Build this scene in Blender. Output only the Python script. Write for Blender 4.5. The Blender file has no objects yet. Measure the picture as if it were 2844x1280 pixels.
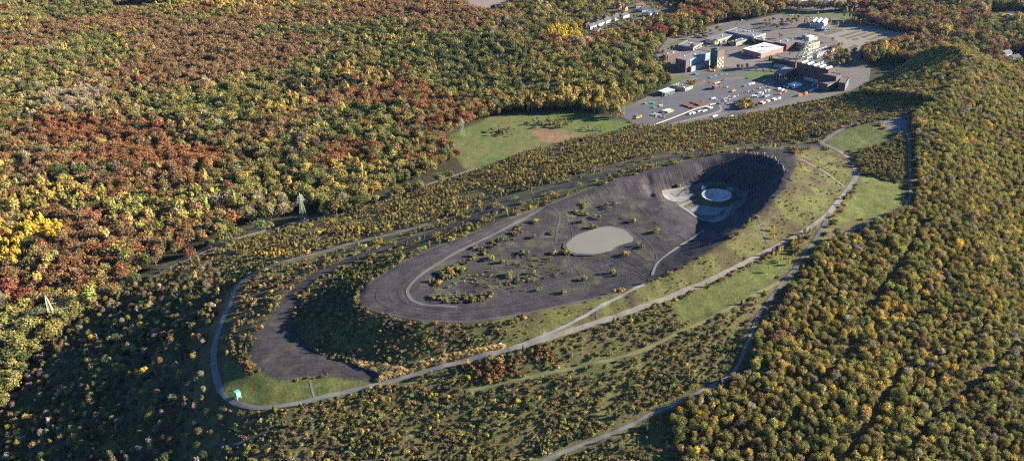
import bpy, bmesh, math, random
import numpy as np
from mathutils import Vector, Matrix

# ------------------------------------------------------------------ camera, sky, sun, exposure
sc = bpy.context.scene
col = sc.collection
rng = np.random.default_rng(7)
random.seed(7)
R_ = math.radians
FPX, PITCH, ROLL, CAMH = 2350.0, R_(27.5), R_(3.5), 420.0
SUN_EL, SUN_AZ = R_(18.3), R_(4.0)            # azimuth counted from +X towards +Y
_R0 = np.array([1, 0, 0.]); _U0 = np.array([0, math.sin(PITCH), math.cos(PITCH)])
FWD = np.array([0, math.cos(PITCH), -math.sin(PITCH)])
RGT = math.cos(ROLL) * _R0 - math.sin(ROLL) * _U0
UPV = math.cos(ROLL) * _U0 + math.sin(ROLL) * _R0
CAM = np.array([0, 0, CAMH])
cd = bpy.data.cameras.new('camera'); co = bpy.data.objects.new('camera', cd); col.objects.link(co)
m = Matrix.Identity(4)
for i in range(3):
    m[i][0] = RGT[i]; m[i][1] = UPV[i]; m[i][2] = -FWD[i]; m[i][3] = CAM[i]
co.matrix_world = m
cd.sensor_fit = 'HORIZONTAL'; cd.sensor_width = 36.0; cd.lens = 36.0 * FPX / 2844.0
cd.clip_start = 1.0; cd.clip_end = 40000.0
sc.camera = co
w = bpy.data.worlds.new('World'); sc.world = w; w.use_nodes = True
nt = w.node_tree; nt.nodes.clear()
sky = nt.nodes.new('ShaderNodeTexSky'); sky.sky_type = 'NISHITA'; sky.sun_disc = False
sky.sun_elevation = SUN_EL; sky.sun_rotation = math.pi / 2 - SUN_AZ
sky.altitude = 300; sky.air_density = 0.9; sky.dust_density = 0.0; sky.ozone_density = 8.0
bg = nt.nodes.new('ShaderNodeBackground'); bg.inputs['Strength'].default_value = 0.06
out = nt.nodes.new('ShaderNodeOutputWorld')
nt.links.new(sky.outputs[0], bg.inputs[0]); nt.links.new(bg.outputs[0], out.inputs[0])
sl = bpy.data.lights.new('sun', 'SUN'); sl.energy = 5.0; sl.angle = R_(0.53); sl.color = (1.0, 0.90, 0.75)
so = bpy.data.objects.new('sun', sl); col.objects.link(so)
sdir = Vector((math.cos(SUN_EL) * math.cos(SUN_AZ), math.cos(SUN_EL) * math.sin(SUN_AZ), math.sin(SUN_EL)))
so.rotation_euler = sdir.to_track_quat('Z', 'Y').to_euler(); so.location = (0, 0, 900)
sc.view_settings.view_transform = 'Standard'; sc.view_settings.look = 'None'
sc.view_settings.gamma = 1.0; sc.view_settings.use_curve_mapping = False
sc.view_settings.exposure = 2.02
sc.cycles.max_bounces = 5; sc.cycles.diffuse_bounces = 2; sc.cycles.volume_bounces = 0
sc.cycles.transparent_max_bounces = 4; sc.cycles.use_denoising = False; sc.cycles.filter_width = 1.2; sc.cycles.sample_clamp_direct = 1.0; sc.cycles.sample_clamp_indirect = 1.0

# ------------------------------------------------------------------ pixel <-> place helpers (used once, to survey the layout)
K = 2844.0 / 2575.0
def ray(x, y):
    return FWD * FPX + RGT * (x - 1422.0) - UPV * (y - 640.0)
def at_s(x, y, z):                     # photograph pixel -> point at height z
    d = ray(x, y); t = (z - CAMH) / d[2]
    return d * t + CAM
def at(u, v, z):
    return at_s(u * K, v * K, z)
def proj(P):                           # points (n,3) -> survey pixels (u,v) and depth
    Q = P - CAM
    dz = Q @ FWD
    dzs = np.where(dz > 1, dz, 1)
    x = (Q @ RGT) / dzs * FPX + 1422.0; y = 640.0 - (Q @ UPV) / dzs * FPX
    return x / K, y / K, dz
def Z1(x, y): return (1600 + .3106 * x, .3106 * y)
def Z3(x, y): return (1780 + .1726 * x, 100 + .1726 * y)
def Z4(x, y): return (2100 + .1726 * x, 80 + .1726 * y)
def Z5(x, y): return (1700 + .2329 * x, 200 + .2329 * y)
def Z6(x, y): return ((1700 + .2934 * x) / K, (380 + .2934 * y) / K)    # -> survey units
def ZT(x, y): return (2120 + .11646 * x, .11646 * y)
def ZH(x, y): return (1600 + .11646 * x, .11646 * y)
def ZB(x, y): return (1900 + .11646 * x, 50 + .11646 * y)

def inpoly(x, y, poly):
    x = np.asarray(x, float); y = np.asarray(y, float)
    c = np.zeros(x.shape, bool); n = len(poly); j = n - 1
    for i in range(n):
        xi, yi = poly[i][0], poly[i][1]; xj, yj = poly[j][0], poly[j][1]
        if yi != yj:
            c ^= ((yi > y) != (yj > y)) & (x < (xj - xi) * (y - yi) / (yj - yi) + xi)
        j = i
    return c
def polydist(x, y, pts):
    d = np.full(np.shape(x), 1e9)
    for a, b in zip(pts[:-1], pts[1:]):
        ax, ay, bx, by = a[0], a[1], b[0], b[1]
        l2 = (bx - ax) ** 2 + (by - ay) ** 2 + 1e-9
        t = np.clip(((x - ax) * (bx - ax) + (y - ay) * (by - ay)) / l2, 0, 1)
        d = np.minimum(d, np.hypot(x - ax - t * (bx - ax), y - ay - t * (by - ay)))
    return d
_lat = rng.random((257, 257))
def vnoise(x, y, s, o=0.0):
    x = np.asarray(x, float) / s + o * 17.3 + 512; y = np.asarray(y, float) / s + o * 9.1 + 512
    xi = np.floor(x).astype(int); yi = np.floor(y).astype(int); fx = x - xi; fy = y - yi
    fx = fx * fx * (3 - 2 * fx); fy = fy * fy * (3 - 2 * fy)
    xi %= 256; yi %= 256
    a = _lat[xi, yi]; b = _lat[xi + 1, yi]; c = _lat[xi, yi + 1]; d = _lat[xi + 1, yi + 1]
    return (a * (1 - fx) + b * fx) * (1 - fy) + (c * (1 - fx) + d * fx) * fy
def fnoise(x, y, s, o=0.0):
    return (vnoise(x, y, s, o) + .5 * vnoise(x, y, s / 2.1, o + 1) + .25 * vnoise(x, y, s / 4.3, o + 2)) / 1.75

# ------------------------------------------------------------------ heights surveyed along break lines (u, v, height)
RIM = [(903,750,98),(930,712,98),(990,673,98),(1060,637,98.5),(1150,600,99),(1250,562,99.5),(1330,533,100),(1400,508,101),(1480,475,102.5),
 (1560,450,104),(1650,423,105.5),(1750,400,107.5),(1830,385,110.5),(1900,376,113.5),(1960,373,115.5),(1995,380,116.5),(2003,400,116.5),(1995,432,116.5),
 (1972,475,115.5),(1935,515,114),(1890,555,111.5),(1830,602,109),(1760,647,106),(1690,685,103.5),(1620,714,101),(1540,737,99.5),(1450,760,98.5),
 (1350,782,98),(1250,799,98),(1150,809,98),(1060,805,98),(990,792,98),(930,776,98)]
RING_IN = [(1365,523,99),(1340,538,97.5),(1280,570,97),(1200,610,96.5),(1130,645,96.5),(1060,690,96.5),(1030,720,96.5),(1025,737,96.5),(1040,757,96.5),
 (1080,768,96.5),(1150,772,96.5),(1230,766,96.5),(1320,752,96.5),(1400,740,96.5),(1500,724,97),(1560,710,97.5),(1615,697,98)]
CREST_IN = [(1400,520,100),(1480,490,101),(1560,466,102.5),(1650,440,104),(1750,413,106),(1830,396,109),(1880,388,112.5),(1930,387,115),(1962,398,116),(1976,420,116),(1972,450,116),(1950,485,114.5),(1905,530,111),(1850,575,108.5),(1780,622,105.5),(1715,660,102.5),(1660,690,100)]
INNER = [(1180,680,94),(1300,640,94),(1400,590,94.3),(1480,525,95.5),(1560,492,95.5),(1610,486,95.5)]
INNER2 = [(1150,730,94),(1300,700,94),(1450,680,94.3),(1560,660,95)]
PONDZ = [(1430,615,94.2),(1480,582,94.2),(1530,572,94.2),(1585,600,94.2),(1545,622,94.2),(1490,637,94.2),(1430,625,94.2)]
PITEDGE = [(1625,490,95.5),(1632,505,95.5),(1660,520,95.5),(1690,545,95),(1720,570,94.3)]
FLOOR = [Z6(*p) + (91.0,) for p in ((480,510),(650,480),(880,435),(1000,432),(1150,462),(1275,525),(1265,600),(1180,690),(1060,785),(975,810),(880,795),(745,700),(640,645),(545,595),(480,545))]
FLOOR2 = [Z6(*p) + (90.3,) for p in ((620,560),(760,520),(900,470),(1150,520),(1160,620),(1000,760),(860,740),(720,640))]
PITBOT = [Z6(*p) + (91.8,) for p in ((360,500),(378,535),(395,580))]
PITRIM = [Z6(*p) + (97.0,) for p in ((402,468),(425,500),(436,545),(440,590))]
T2 = [(2064,365,105),(1924,362,104),(1750,383,101),(1640,407,98.5),(1539,432,96.5),(1400,472,93.5),(1250,523,90),(1130,572,87),(1000,615,85),(900,645,84),(800,690,83),(735,740,82.5),(705,800,82),(690,860,82),(740,915,81.5),(850,930,81.5),(930,938,81)]
T2IN = [(930,655,85),(830,695,84),(765,740,83),(740,790,82.5),(750,840,82),(790,880,82),(870,908,81.5),(960,925,81)]
T2OUT = [(700,760,82),(655,830,82),(628,880,82),(640,925,81),(700,957,80),(860,948,79.8),(960,943,79.8)]
WEST = [(555,985,76),(540,930,75),(538,880,74.5),(550,830,74),(570,780,74),(585,740,74),(603,710,74),(650,680,74.5),(720,655,75),(800,637,75.5),(880,613,76),(960,595,77),(1040,575,78),(1120,553,79),(1250,508,82),(1400,458,86),(1550,413,91),(1700,378,96)]
P1 = [(555,985,76),(575,1005,76),(600,1015,76),(650,1025,76.5),(720,1018,77.5),(850,990,79),(970,962,80.5),(1080,932,82),(1190,903,83.5),(1280,880,85),(1380,850,87),(1490,815,89),(1600,778,91),(1700,742,93),(1800,698,95.5),(1880,658,97.5),(1960,618,99.5),(2030,577,101.5),(2085,535,103),(2122,490,104),(2152,445,104.5),(2150,425,105),(2130,395,105),(2095,372,105),(2065,362,105)]
P2 = [(2065,362,105),(2100,335,106),(2150,312,107.5),(2215,298,109),(2265,298,109.5),(2305,282,110.5),(2345,265,111.5),(2390,240,112.5),(2420,210,112.5)]
RAMP = [(1280,880,85),(1340,855,88),(1400,830,90.5),(1460,800,93),(1520,765,96),(1570,740,98),(1620,716,101)]
INRAMP = [(1640,692,99.5),(1655,660,98),(1700,625,96),(1740,600,94.5),(1772,578,93),(1775,560,92)]
RBP = [(2085,535,103),(2060,585,100.5),(2010,660,95),(1950,735,88.5),(1905,800,83),(1880,860,77.5),(1855,920,72),(1820,955,69),(1730,1000,64.5),(1640,1040,61),(1560,1080,57.5),(1460,1120,53.5),(1365,1159,50),(1250,1215,46)]
LT = [(1171,984,74),(1355,943,78),(1574,894,81),(1700,840,84.5),(1811,786,88),(1900,740,90.5),(1960,710,92)]
RP = [(2265,300,109.5),(2285,350,107),(2287,420,104),(2290,480,101.5),(2272,520,99.5),(2200,553,99),(2120,590,97.5)]
TOE = [(-200,1250,0),(0,1010,0),(60,900,0),(140,824,0),(200,785,0),(300,738,0),(400,690,0),(500,642,0),(590,605,0),(680,580,0),(740,563,0),(850,540,0),(960,510,0),(1080,468,0),(1190,430,0),(1310,393,0),(1440,355,0),(1600,322,0),(1750,308,0),(1900,291,0),(2000,272,0),(2100,248,0),(2180,215,0),(2240,180,0)]
BOT = [(420,1159,43),(560,1159,54),(700,1159,58),(1000,1159,55),(1365,1159,50)]
BOT2 = [(1400,1180,48),(1700,1159,47),(2100,1159,41),(2575,1159,31),(2750,1159,26)]
_WT = [((545,990),(-60,1080)),((538,900),(60,900)),((550,830),(140,824)),((570,780),(260,757)),((603,710),(400,690)),((680,668),(560,617)),((800,637),(740,563)),((960,595),(960,510))]
BENCH = [[(a[0] * (1 - f) + b[0] * f, a[1] * (1 - f) + b[1] * f, z) for a, b in _WT[:6]] for f, z in ((.19, 50), (.25, 50.3), (.46, 33), (.53, 33.3), (.75, 15), (.81, 15))]
CRESTR = [(2345,265,111.5),(2420,210,111),(2450,170,105),(2445,148,98),(2415,130,92),(2370,122,84),(2310,140,60)]
CRESTR2 = [(2450,170,105),(2520,175,92),(2575,195,78),(2680,230,60)]
RS1 = [(2340,330,108),(2390,420,101),(2430,560,88),(2450,720,72),(2470,900,56)]
RS2 = [(2560,280,92),(2575,420,80),(2590,600,65),(2600,850,48)]
RS3 = [(2150,640,90),(2130,760,80),(2110,880,69),(2090,1000,57)]
def lower(L, d, u0=1400, w=450): return [(u, v, z - d * min(1, max(0, (u0 - u) / w))) for u, v, z in L]
WEST = lower(WEST, 6); T2 = lower(T2, 4, 1250, 350); T2IN = lower(T2IN, 4, 1250, 300); T2OUT = lower(T2OUT, 4, 1250, 300); P1 = lower(P1, 5, 1280, 350)
LINES = [PITBOT, PITRIM, RIM + RIM[:1], RING_IN, CREST_IN, INNER, INNER2, PONDZ + PONDZ[:1], PITEDGE, FLOOR + FLOOR[:1], FLOOR2 + FLOOR2[:1], T2, T2IN, T2OUT, WEST, P1, P2, RAMP, INRAMP, RBP, LT, RP, TOE, BOT, BOT2, CRESTR, CRESTR2, RS1, RS2, RS3] + BENCH

X0, X1, Y0, Y1 = -1040.0, 1200.0, 80.0, 1600.0
def solve_heights():
    Z = None
    for cell in (40.0, 20.0, 10.0, 5.0):
        nx = int((X1 - X0) / cell) + 1; ny = int((Y1 - Y0) / cell) + 1
        if Z is None: Z = np.zeros((nx, ny))
        else:
            xi = np.linspace(0, Z.shape[0] - 1, nx); yi = np.linspace(0, Z.shape[1] - 1, ny)
            a = np.clip(xi.astype(int), 0, Z.shape[0] - 2); b = np.clip(yi.astype(int), 0, Z.shape[1] - 2)
            fx = (xi - a)[:, None]; fy = (yi - b)[None, :]
            Z = (Z[np.ix_(a, b)] * (1 - fx) + Z[np.ix_(a + 1, b)] * fx) * (1 - fy) + (Z[np.ix_(a, b + 1)] * (1 - fx) + Z[np.ix_(a + 1, b + 1)] * fx) * fy
        S = np.zeros((nx, ny)); N = np.zeros((nx, ny))
        def put(p, q):
            n = max(2, int(np.hypot(*(q - p)[:2]) / (cell * .4)) + 1)
            for t in np.linspace(0, 1, n):
                c = p + (q - p) * t
                i = int(round((c[0] - X0) / cell)); j = int(round((c[1] - Y0) / cell))
                if 0 <= i < nx and 0 <= j < ny: S[i, j] += c[2]; N[i, j] += 1
        for L in LINES:
            W = [at(*p) for p in L]
            for p, q in zip(W[:-1], W[1:]): put(p, q)
        # toe of the heap where the photograph cannot see it (behind the crest and under the camera)
        for L in ([(430,1120,0),(560,1180,0),(700,1180,0),(800,1080,0),(830,900,0),(800,700,0),(720,500,0),(600,330,0),(430,210,0),(200,160,0),(-100,160,0),(-330,240,0),(-470,400,0)],):
            W = [np.array(p, float) for p in L]
            for p, q in zip(W[:-1], W[1:]): put(p, q)
        fix = N > 0; val = np.where(fix, S / np.maximum(N, 1), 0)
        fix[0, :] = fix[-1, :] = fix[:, 0] = fix[:, -1] = True
        Z[fix] = val[fix]
        ii, jj = np.meshgrid(np.arange(nx), np.arange(ny), indexing='ij')
        for it in range(300 if cell > 10 else 160):
            for par in (0, 1):
                A = np.zeros_like(Z); A[1:-1, 1:-1] = .25 * (Z[2:, 1:-1] + Z[:-2, 1:-1] + Z[1:-1, 2:] + Z[1:-1, :-2])
                msk = (~fix) & ((ii + jj) % 2 == par)
                Z[msk] += 1.6 * (A[msk] - Z[msk]) if it < 120 else (A[msk] - Z[msk])
    for _ in range(1):                                  # soften the break lines a little
        A = Z.copy(); A[1:-1, 1:-1] = .4 * Z[1:-1, 1:-1] + .15 * (Z[2:, 1:-1] + Z[:-2, 1:-1] + Z[1:-1, 2:] + Z[1:-1, :-2]); Z = A
    return Z
CELL = 5.0
HG = solve_heights()
def Zt(x, y):
    x = np.asarray(x, float); y = np.asarray(y, float)
    gx = np.clip((x - X0) / CELL, 0, HG.shape[0] - 1.001); gy = np.clip((y - Y0) / CELL, 0, HG.shape[1] - 1.001)
    i = gx.astype(int); j = gy.astype(int); fx = gx - i; fy = gy - j
    z = (HG[i, j] * (1 - fx) + HG[i + 1, j] * fx) * (1 - fy) + (HG[i, j + 1] * (1 - fx) + HG[i + 1, j + 1] * fx) * fy
    # small unevenness of the tip, none on the plain
    amp = np.clip((z - 4) / 12, 0, 1)
    return z + amp * ((fnoise(x, y, 26, 3) - .5) * 1.6 + (vnoise(x, y, 7, 5) - .5) * .35)
def ground_s(x, y):                    # photograph pixel -> point where its ray meets the ground
    d = ray(x, y); d = d / np.linalg.norm(d)
    t = np.arange(250, 6000, 1.5)
    P = CAM + t[:, None] * d
    k = np.argmax(P[:, 2] <= Zt(P[:, 0], P[:, 1]))
    a, b = t[k - 1], t[k]
    for _ in range(12):
        c = (a + b) / 2; p = CAM + c * d
        if p[2] <= float(Zt(p[0], p[1])): b = c
        else: a = c
    p = CAM + b * d
    return np.array([p[0], p[1], float(Zt(p[0], p[1]))])
def ground(u, v): return ground_s(u * K, v * K)

# ------------------------------------------------------------------ materials
MATS = {}
def mat(name, c, rough=.8, var=.18, scale=.6, bump=0.0, spec=.3, metallic=0.0):
    if name in MATS: return MATS[name]
    M = bpy.data.materials.new(name); M.use_nodes = True; t = M.node_tree; b = t.nodes['Principled BSDF']
    b.inputs['Roughness'].default_value = rough; b.inputs['Metallic'].default_value = metallic
    b.inputs['Specular IOR Level'].default_value = spec
    tc = t.nodes.new('ShaderNodeNewGeometry')
    n = t.nodes.new('ShaderNodeTexNoise'); n.inputs['Scale'].default_value = scale; n.inputs['Detail'].default_value = 4; n.inputs['Roughness'].default_value = .65
    mr = t.nodes.new('ShaderNodeMapRange'); mr.inputs['From Min'].default_value = .3; mr.inputs['From Max'].default_value = .7
    mr.inputs['To Min'].default_value = 1 - var; mr.inputs['To Max'].default_value = 1 + var
    mx = t.nodes.new('ShaderNodeMix'); mx.data_type = 'RGBA'; mx.blend_type = 'MULTIPLY'; mx.inputs[0].default_value = 1
    mx.inputs[6].default_value = (*c, 1)
    t.links.new(tc.outputs['Position'], n.inputs['Vector']); t.links.new(n.outputs[0], mr.inputs[0]); t.links.new(mr.outputs[0], mx.inputs[7])
    t.links.new(mx.outputs[2], b.inputs['Base Color'])
    if bump:
        bp = t.nodes.new('ShaderNodeBump'); bp.inputs['Distance'].default_value = bump; bp.inputs['Strength'].default_value = 1
        t.links.new(n.outputs[0], bp.inputs['Height']); t.links.new(bp.outputs[0], b.inputs['Normal'])
    MATS[name] = M; return M
def tag(o, label=None, cat=None, group=None, kind=None):
    if label: o['label'] = label
    if cat: o['category'] = cat
    if group: o['group'] = group
    if kind: o['kind'] = kind
    return o
def mesh(name, v, f, mats=(), smooth=False):
    me = bpy.data.meshes.new(name); me.from_pydata([tuple(map(float, p)) for p in v], [], [tuple(map(int, q)) for q in f])
    for mm in mats: me.materials.append(mm)
    if smooth: me.polygons.foreach_set('use_smooth', [True] * len(me.polygons))
    me.update(); return me
def obj(name, me, parent=None, loc=None, rz=0.0, scale=None):
    o = bpy.data.objects.new(name, me); col.objects.link(o)
    if parent is not None: o.parent = parent
    if loc is not None: o.location = tuple(map(float, loc))
    if rz: o.rotation_euler.z = rz
    if scale is not None: o.scale = scale
    return o
def empty(name, loc, rz=0.0):
    o = bpy.data.objects.new(name, None); col.objects.link(o); o.location = tuple(map(float, loc)); o.rotation_euler.z = rz
    o.empty_display_size = 1; return o

# ------------------------------------------------------------------ terrain sheet
def graded(lo, hi, step, far_lo, far_hi, growth=1.12):
    a = list(np.arange(lo, hi + .01, step)); s = step; v = a[-1]
    while v < far_hi: s *= growth; v += s; a.append(v)
    s = step; v = a[0]; pre = []
    while v > far_lo: s *= growth; v -= s; pre.append(v)
    return np.array(pre[::-1] + a)
gx = graded(-330, 470, 2.0, -9000, 9000, 1.035); gy = graded(330, 860, 2.0, -400, 16000, 1.025)
GX, GY = np.meshgrid(gx, gy, indexing='ij')
GZ = Zt(GX, GY)
def U2(poly): return poly
RIMP = [p[:2] for p in RIM]
CRATER = [p[:2] for p in CREST_IN] + [(1590,705),(1500,724),(1400,740),(1320,752),(1230,766),(1150,772),(1080,768),(1040,757),(1025,737),(1030,720),(1060,690),(1130,645),(1200,610),(1280,570),(1340,538)]
def W2(L): return [tuple(ground(p[0], p[1])[:2]) for p in L]
t2w = [tuple(at(*p)[:2]) for p in T2]
pu, pv, pd = proj(np.stack([GX.ravel(), GY.ravel(), GZ.ravel()], 1))
front = pd > 50
C = np.zeros((GX.size, 3)); C[:] = (.055, .05, .026)
shale = np.zeros(GX.size)
XX, YY, ZZ = GX.ravel(), GY.ravel(), GZ.ravel()
n1 = fnoise(XX, YY, 40, 1); n2 = fnoise(XX, YY, 12, 2); n3 = vnoise(XX, YY, 4.5, 4)
heap = ZZ > .25
def lerp(mask, c, k=1.0):
    mk = (mask * k)[:, None] if isinstance(mask, np.ndarray) else mask
    C[:] = C * (1 - mk) + np.array(c) * mk
jit = (n2 - .5) * 10
def zone(poly, soft=8.0):
    """soft membership of a polygon given in survey pixels"""
    m = inpoly(pu, pv, poly) & front
    d = np.full(XX.size, 99.)
    x0 = min(p[0] for p in poly) - 30; x1 = max(p[0] for p in poly) + 30; y0 = min(p[1] for p in poly) - 30; y1 = max(p[1] for p in poly) + 30
    k = (pu > x0) & (pu < x1) & (pv > y0) & (pv < y1) & front
    d[k] = polydist(pu[k], pv[k], list(poly) + [poly[0]])
    sd = np.where(m, d, -d) + jit * soft / 10
    return np.clip(sd / soft + .5, 0, 1)
lerp(heap.astype(float), (.112, .102, .04))
lerp(heap * np.clip((n1 - .42) * 5, 0, 1), (.092, .072, .038), .8)
lerp(heap * np.clip((n2 - .5) * 5, 0, 1), (.15, .138, .048), .7)
# ---- zones (survey pixels)
MEADOW = [(1105,365),(1150,330),(1230,298),(1290,285),(1400,280),(1480,285),(1545,300),(1600,312),(1560,328),(1450,350),(1330,382),(1200,422),(1170,425),(1150,395)]
lerp(zone(MEADOW), (.115, .15, .04)); lerp(zone(MEADOW) * np.clip((n1 - .4) * 4, 0, 1), (.16, .15, .055), .8)
lerp(zone([(1330,330),(1365,325),(1430,335),(1500,345),(1470,358),(1400,362),(1355,350)]), (.25, .15, .085), .9)
NEARG = [(905,770),(990,795),(1150,812),(1250,802),(1350,785),(1450,763),(1540,740),(1620,717),(1690,688),(1760,650),(1830,605),(1890,558),(1935,518),(1972,478),(1995,435),(2003,390),(2060,370),(2120,395),(2148,430),(2120,485),(2080,530),(2025,575),(1955,613),(1875,653),(1795,693),(1695,737),(1595,773),(1485,810),(1375,845),(1280,872),(1180,890),(1050,905),(960,905),(880,895),(800,870),(760,830),(800,800)]
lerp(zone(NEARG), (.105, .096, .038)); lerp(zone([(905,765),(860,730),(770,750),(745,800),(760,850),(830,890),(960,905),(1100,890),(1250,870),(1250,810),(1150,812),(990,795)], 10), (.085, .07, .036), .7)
lerp(zone(NEARG) * np.clip((n2 - .38) * 4, 0, 1), (.13, .135, .04), .9)
lerp(zone(NEARG) * np.clip((vnoise(XX, YY, 18, 8) - .55) * 5, 0, 1), (.075, .055, .036), .7)
lerp(zone([(1690,760),(1800,715),(1900,668),(1985,625),(2005,660),(1930,715),(1850,757),(1760,795),(1720,815)]), (.12, .135, .038), .95)
lerp(zone([(1690,860),(1740,805),(1850,757),(1960,700),(1960,712),(1811,790),(1700,845)]), (.11, .12, .036), .8)
APRONG0 = [(690,760),(691,760),(690,761)]
LAWN1 = [(2082,362),(2105,340),(2150,318),(2205,305),(2215,325),(2260,335),(2228,352),(2190,366),(2160,374),(2110,382)]
LAWN2 = [(2168,447),(2185,442),(2240,455),(2270,468),(2272,500),(2245,528),(2190,548),(2100,562),(2110,540),(2140,500)]
lerp(zone(LAWN1, 4), (.105, .125, .036)); lerp(zone(LAWN2, 5), (.125, .15, .036))
for q_ in (LAWN1, LAWN2, APRONG0): lerp(zone(q_, 5) * np.clip((n2 - .48) * 5, 0, 1), (.16, .155, .055), .7)
lerp(zone([(2205,303),(2260,300),(2283,303),(2280,335),(2262,335),(2230,328)], 4), (.19, .18, .175))
APRONG = [(548,950),(575,905),(620,925),(640,930),(700,957),(800,952),(900,937),(968,938),(985,955),(960,962),(850,988),(720,1015),(650,1022),(600,1012),(570,998),(556,980)]
lerp(zone(APRONG), (.10, .12, .034)); lerp(zone(APRONG) * np.clip((n2 - .5) * 4, 0, 1), (.14, .135, .04), .8)
lerp(zone([(575,905),(590,850),(640,870),(640,930)], 10), (.06, .07, .024), .8)
REED = [[(880,903),(940,913),(1000,925),(1035,933),(1012,952),(980,967),(945,958),(965,942),(905,922)], [(1030,938),(1100,912),(1190,893),(1272,876),(1268,868),(1180,882),(1100,900),(1035,918)]]
for z_ in REED: lerp(zone(z_, 6), (.55, .35, .13), .95)
lerp(zone([(565,715),(585,705),(560,790),(540,840),(528,835),(545,770)], 8), (.24, .12, .05), .8)
# shale
SH = (.054, .047, .050)
APRON = [(700,770),(735,745),(765,745),(742,790),(750,842),(792,884),(875,912),(965,927),(960,940),(880,935),(800,945),(700,957),(655,935),(628,900),(628,880),(655,830)]
for msk in (zone(RIMP, 2), zone(APRON, 5), np.clip((6.5 - polydist(XX, YY, t2w) + jit * .25) / 2.5 + .5, 0, 1) * heap):
    lerp(msk, SH); shale = np.maximum(shale, msk)
lerp(zone(APRON, 6) * np.clip((n2 - .56) * 6, 0, 1), (.085, .088, .05), .6)
lerp(zone(RIMP, 4) * np.clip((n1 - .5) * 4, 0, 1), (.070, .061, .064), .8)
inner = zone([p[:2] for p in RING_IN] + [(1640,680),(1700,620),(1760,570),(1690,545),(1640,500),(1560,490),(1450,500),(1390,520)], 6)
lerp(inner * np.clip((n2 - .52) * 6, 0, 1), (.085, .09, .05), .55)
lerp(inner * np.clip((fnoise(XX, YY, 9, 11) - .6) * 8, 0, 1), (.11, .105, .05), .6)
FLP = [p[:2] for p in FLOOR]
lerp(zone(FLP, 4), (.17, .165, .15)); lerp(zone(FLP, 4) * np.clip((n2 - .45) * 5, 0, 1), (.12, .115, .085), .8)
lerp(zone([Z6(*p) for p in ((640,640),(760,590),(870,560),(860,520),(830,500),(860,450),(960,445),(1060,460),(1160,500),(1185,560),(1150,600),(1000,640),(850,640),(700,670))], 3), (.085, .09, .036), .9)
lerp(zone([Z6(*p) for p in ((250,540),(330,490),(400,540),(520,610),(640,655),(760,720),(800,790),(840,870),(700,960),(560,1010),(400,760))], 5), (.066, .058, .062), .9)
C *= (0.64 + .28 * n3)[:, None]
me = bpy.data.meshes.new('ground')
nx, ny = GX.shape
V = np.stack([XX, YY, ZZ], 1)
idx = np.arange(nx * ny).reshape(nx, ny)
F = np.stack([idx[:-1, :-1], idx[1:, :-1], idx[1:, 1:], idx[:-1, 1:]], -1).reshape(-1, 4)
me.vertices.add(len(V)); me.vertices.foreach_set('co', V.ravel())
me.loops.add(F.size); me.loops.foreach_set('vertex_index', F.ravel())
me.polygons.add(len(F)); me.polygons.foreach_set('loop_start', np.arange(0, F.size, 4)); me.polygons.foreach_set('loop_total', np.full(len(F), 4))
me.update(calc_edges=True)
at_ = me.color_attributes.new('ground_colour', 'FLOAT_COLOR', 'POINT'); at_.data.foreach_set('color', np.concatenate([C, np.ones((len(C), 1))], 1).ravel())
# distance travelled along the crater wall, for the gullies that run down it
rw = np.array([at(*p)[:2] for p in CREST_IN]); seg = np.r_[0, np.cumsum(np.hypot(*np.diff(rw, axis=0).T))]
bestd = np.full(XX.size, 1e9); sl_ = np.zeros(XX.size)
near = (np.abs(XX - 150) < 250) & (np.abs(YY - 600) < 250)
for k in range(len(rw) - 1):
    a, b = rw[k], rw[k + 1]; t = np.clip(((XX[near] - a[0]) * (b - a)[0] + (YY[near] - a[1]) * (b - a)[1]) / ((b - a) @ (b - a)), 0, 1)
    d = np.hypot(XX[near] - a[0] - t * (b - a)[0], YY[near] - a[1] - t * (b - a)[1]); q = d < bestd[near]
    tmp = bestd[near]; tmp[q] = d[q]; bestd[near] = tmp
    tmp = sl_[near]; tmp[q] = (seg[k] + t * (seg[k + 1] - seg[k]))[q]; sl_[near] = tmp
wall = np.zeros(XX.size)
gz = np.gradient(GZ, gx, axis=0).ravel(); gzy = np.gradient(GZ, gy, axis=1).ravel()
steep = np.clip((np.hypot(gz, gzy) - .2) * 6, 0, 1)
wall = steep * zone(RIMP, 3) * np.clip((48 - bestd) / 6, 0, 1)
a_ = me.attributes.new('gully', 'FLOAT_VECTOR', 'POINT'); a_.data.foreach_set('vector', np.stack([sl_, bestd * .06, wall], 1).ravel())
a_ = me.attributes.new('shale', 'FLOAT', 'POINT'); a_.data.foreach_set('value', shale)
me.polygons.foreach_set('use_smooth', [True] * len(F))
M = bpy.data.materials.new('ground_cover'); M.use_nodes = True; t = M.node_tree; b = t.nodes['Principled BSDF']
b.inputs['Roughness'].default_value = .95; b.inputs['Specular IOR Level'].default_value = .15
ac = t.nodes.new('ShaderNodeAttribute'); ac.attribute_name = 'ground_colour'
ag = t.nodes.new('ShaderNodeAttribute'); ag.attribute_name = 'gully'
ash = t.nodes.new('ShaderNodeAttribute'); ash.attribute_name = 'shale'
geo = t.nodes.new('ShaderNodeNewGeometry')
def noise(scale, detail=5, rough=.7, vec=None):
    n = t.nodes.new('ShaderNodeTexNoise'); n.inputs['Scale'].default_value = scale; n.inputs['Detail'].default_value = detail; n.inputs['Roughness'].default_value = rough
    t.links.new(vec or geo.outputs['Position'], n.inputs['Vector']); return n.outputs[0]
def rngmap(s, a, b_, c, d):
    n = t.nodes.new('ShaderNodeMapRange'); n.inputs[1].default_value = a; n.inputs[2].default_value = b_; n.inputs[3].default_value = c; n.inputs[4].default_value = d
    t.links.new(s, n.inputs[0]); return n.outputs[0]
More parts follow.
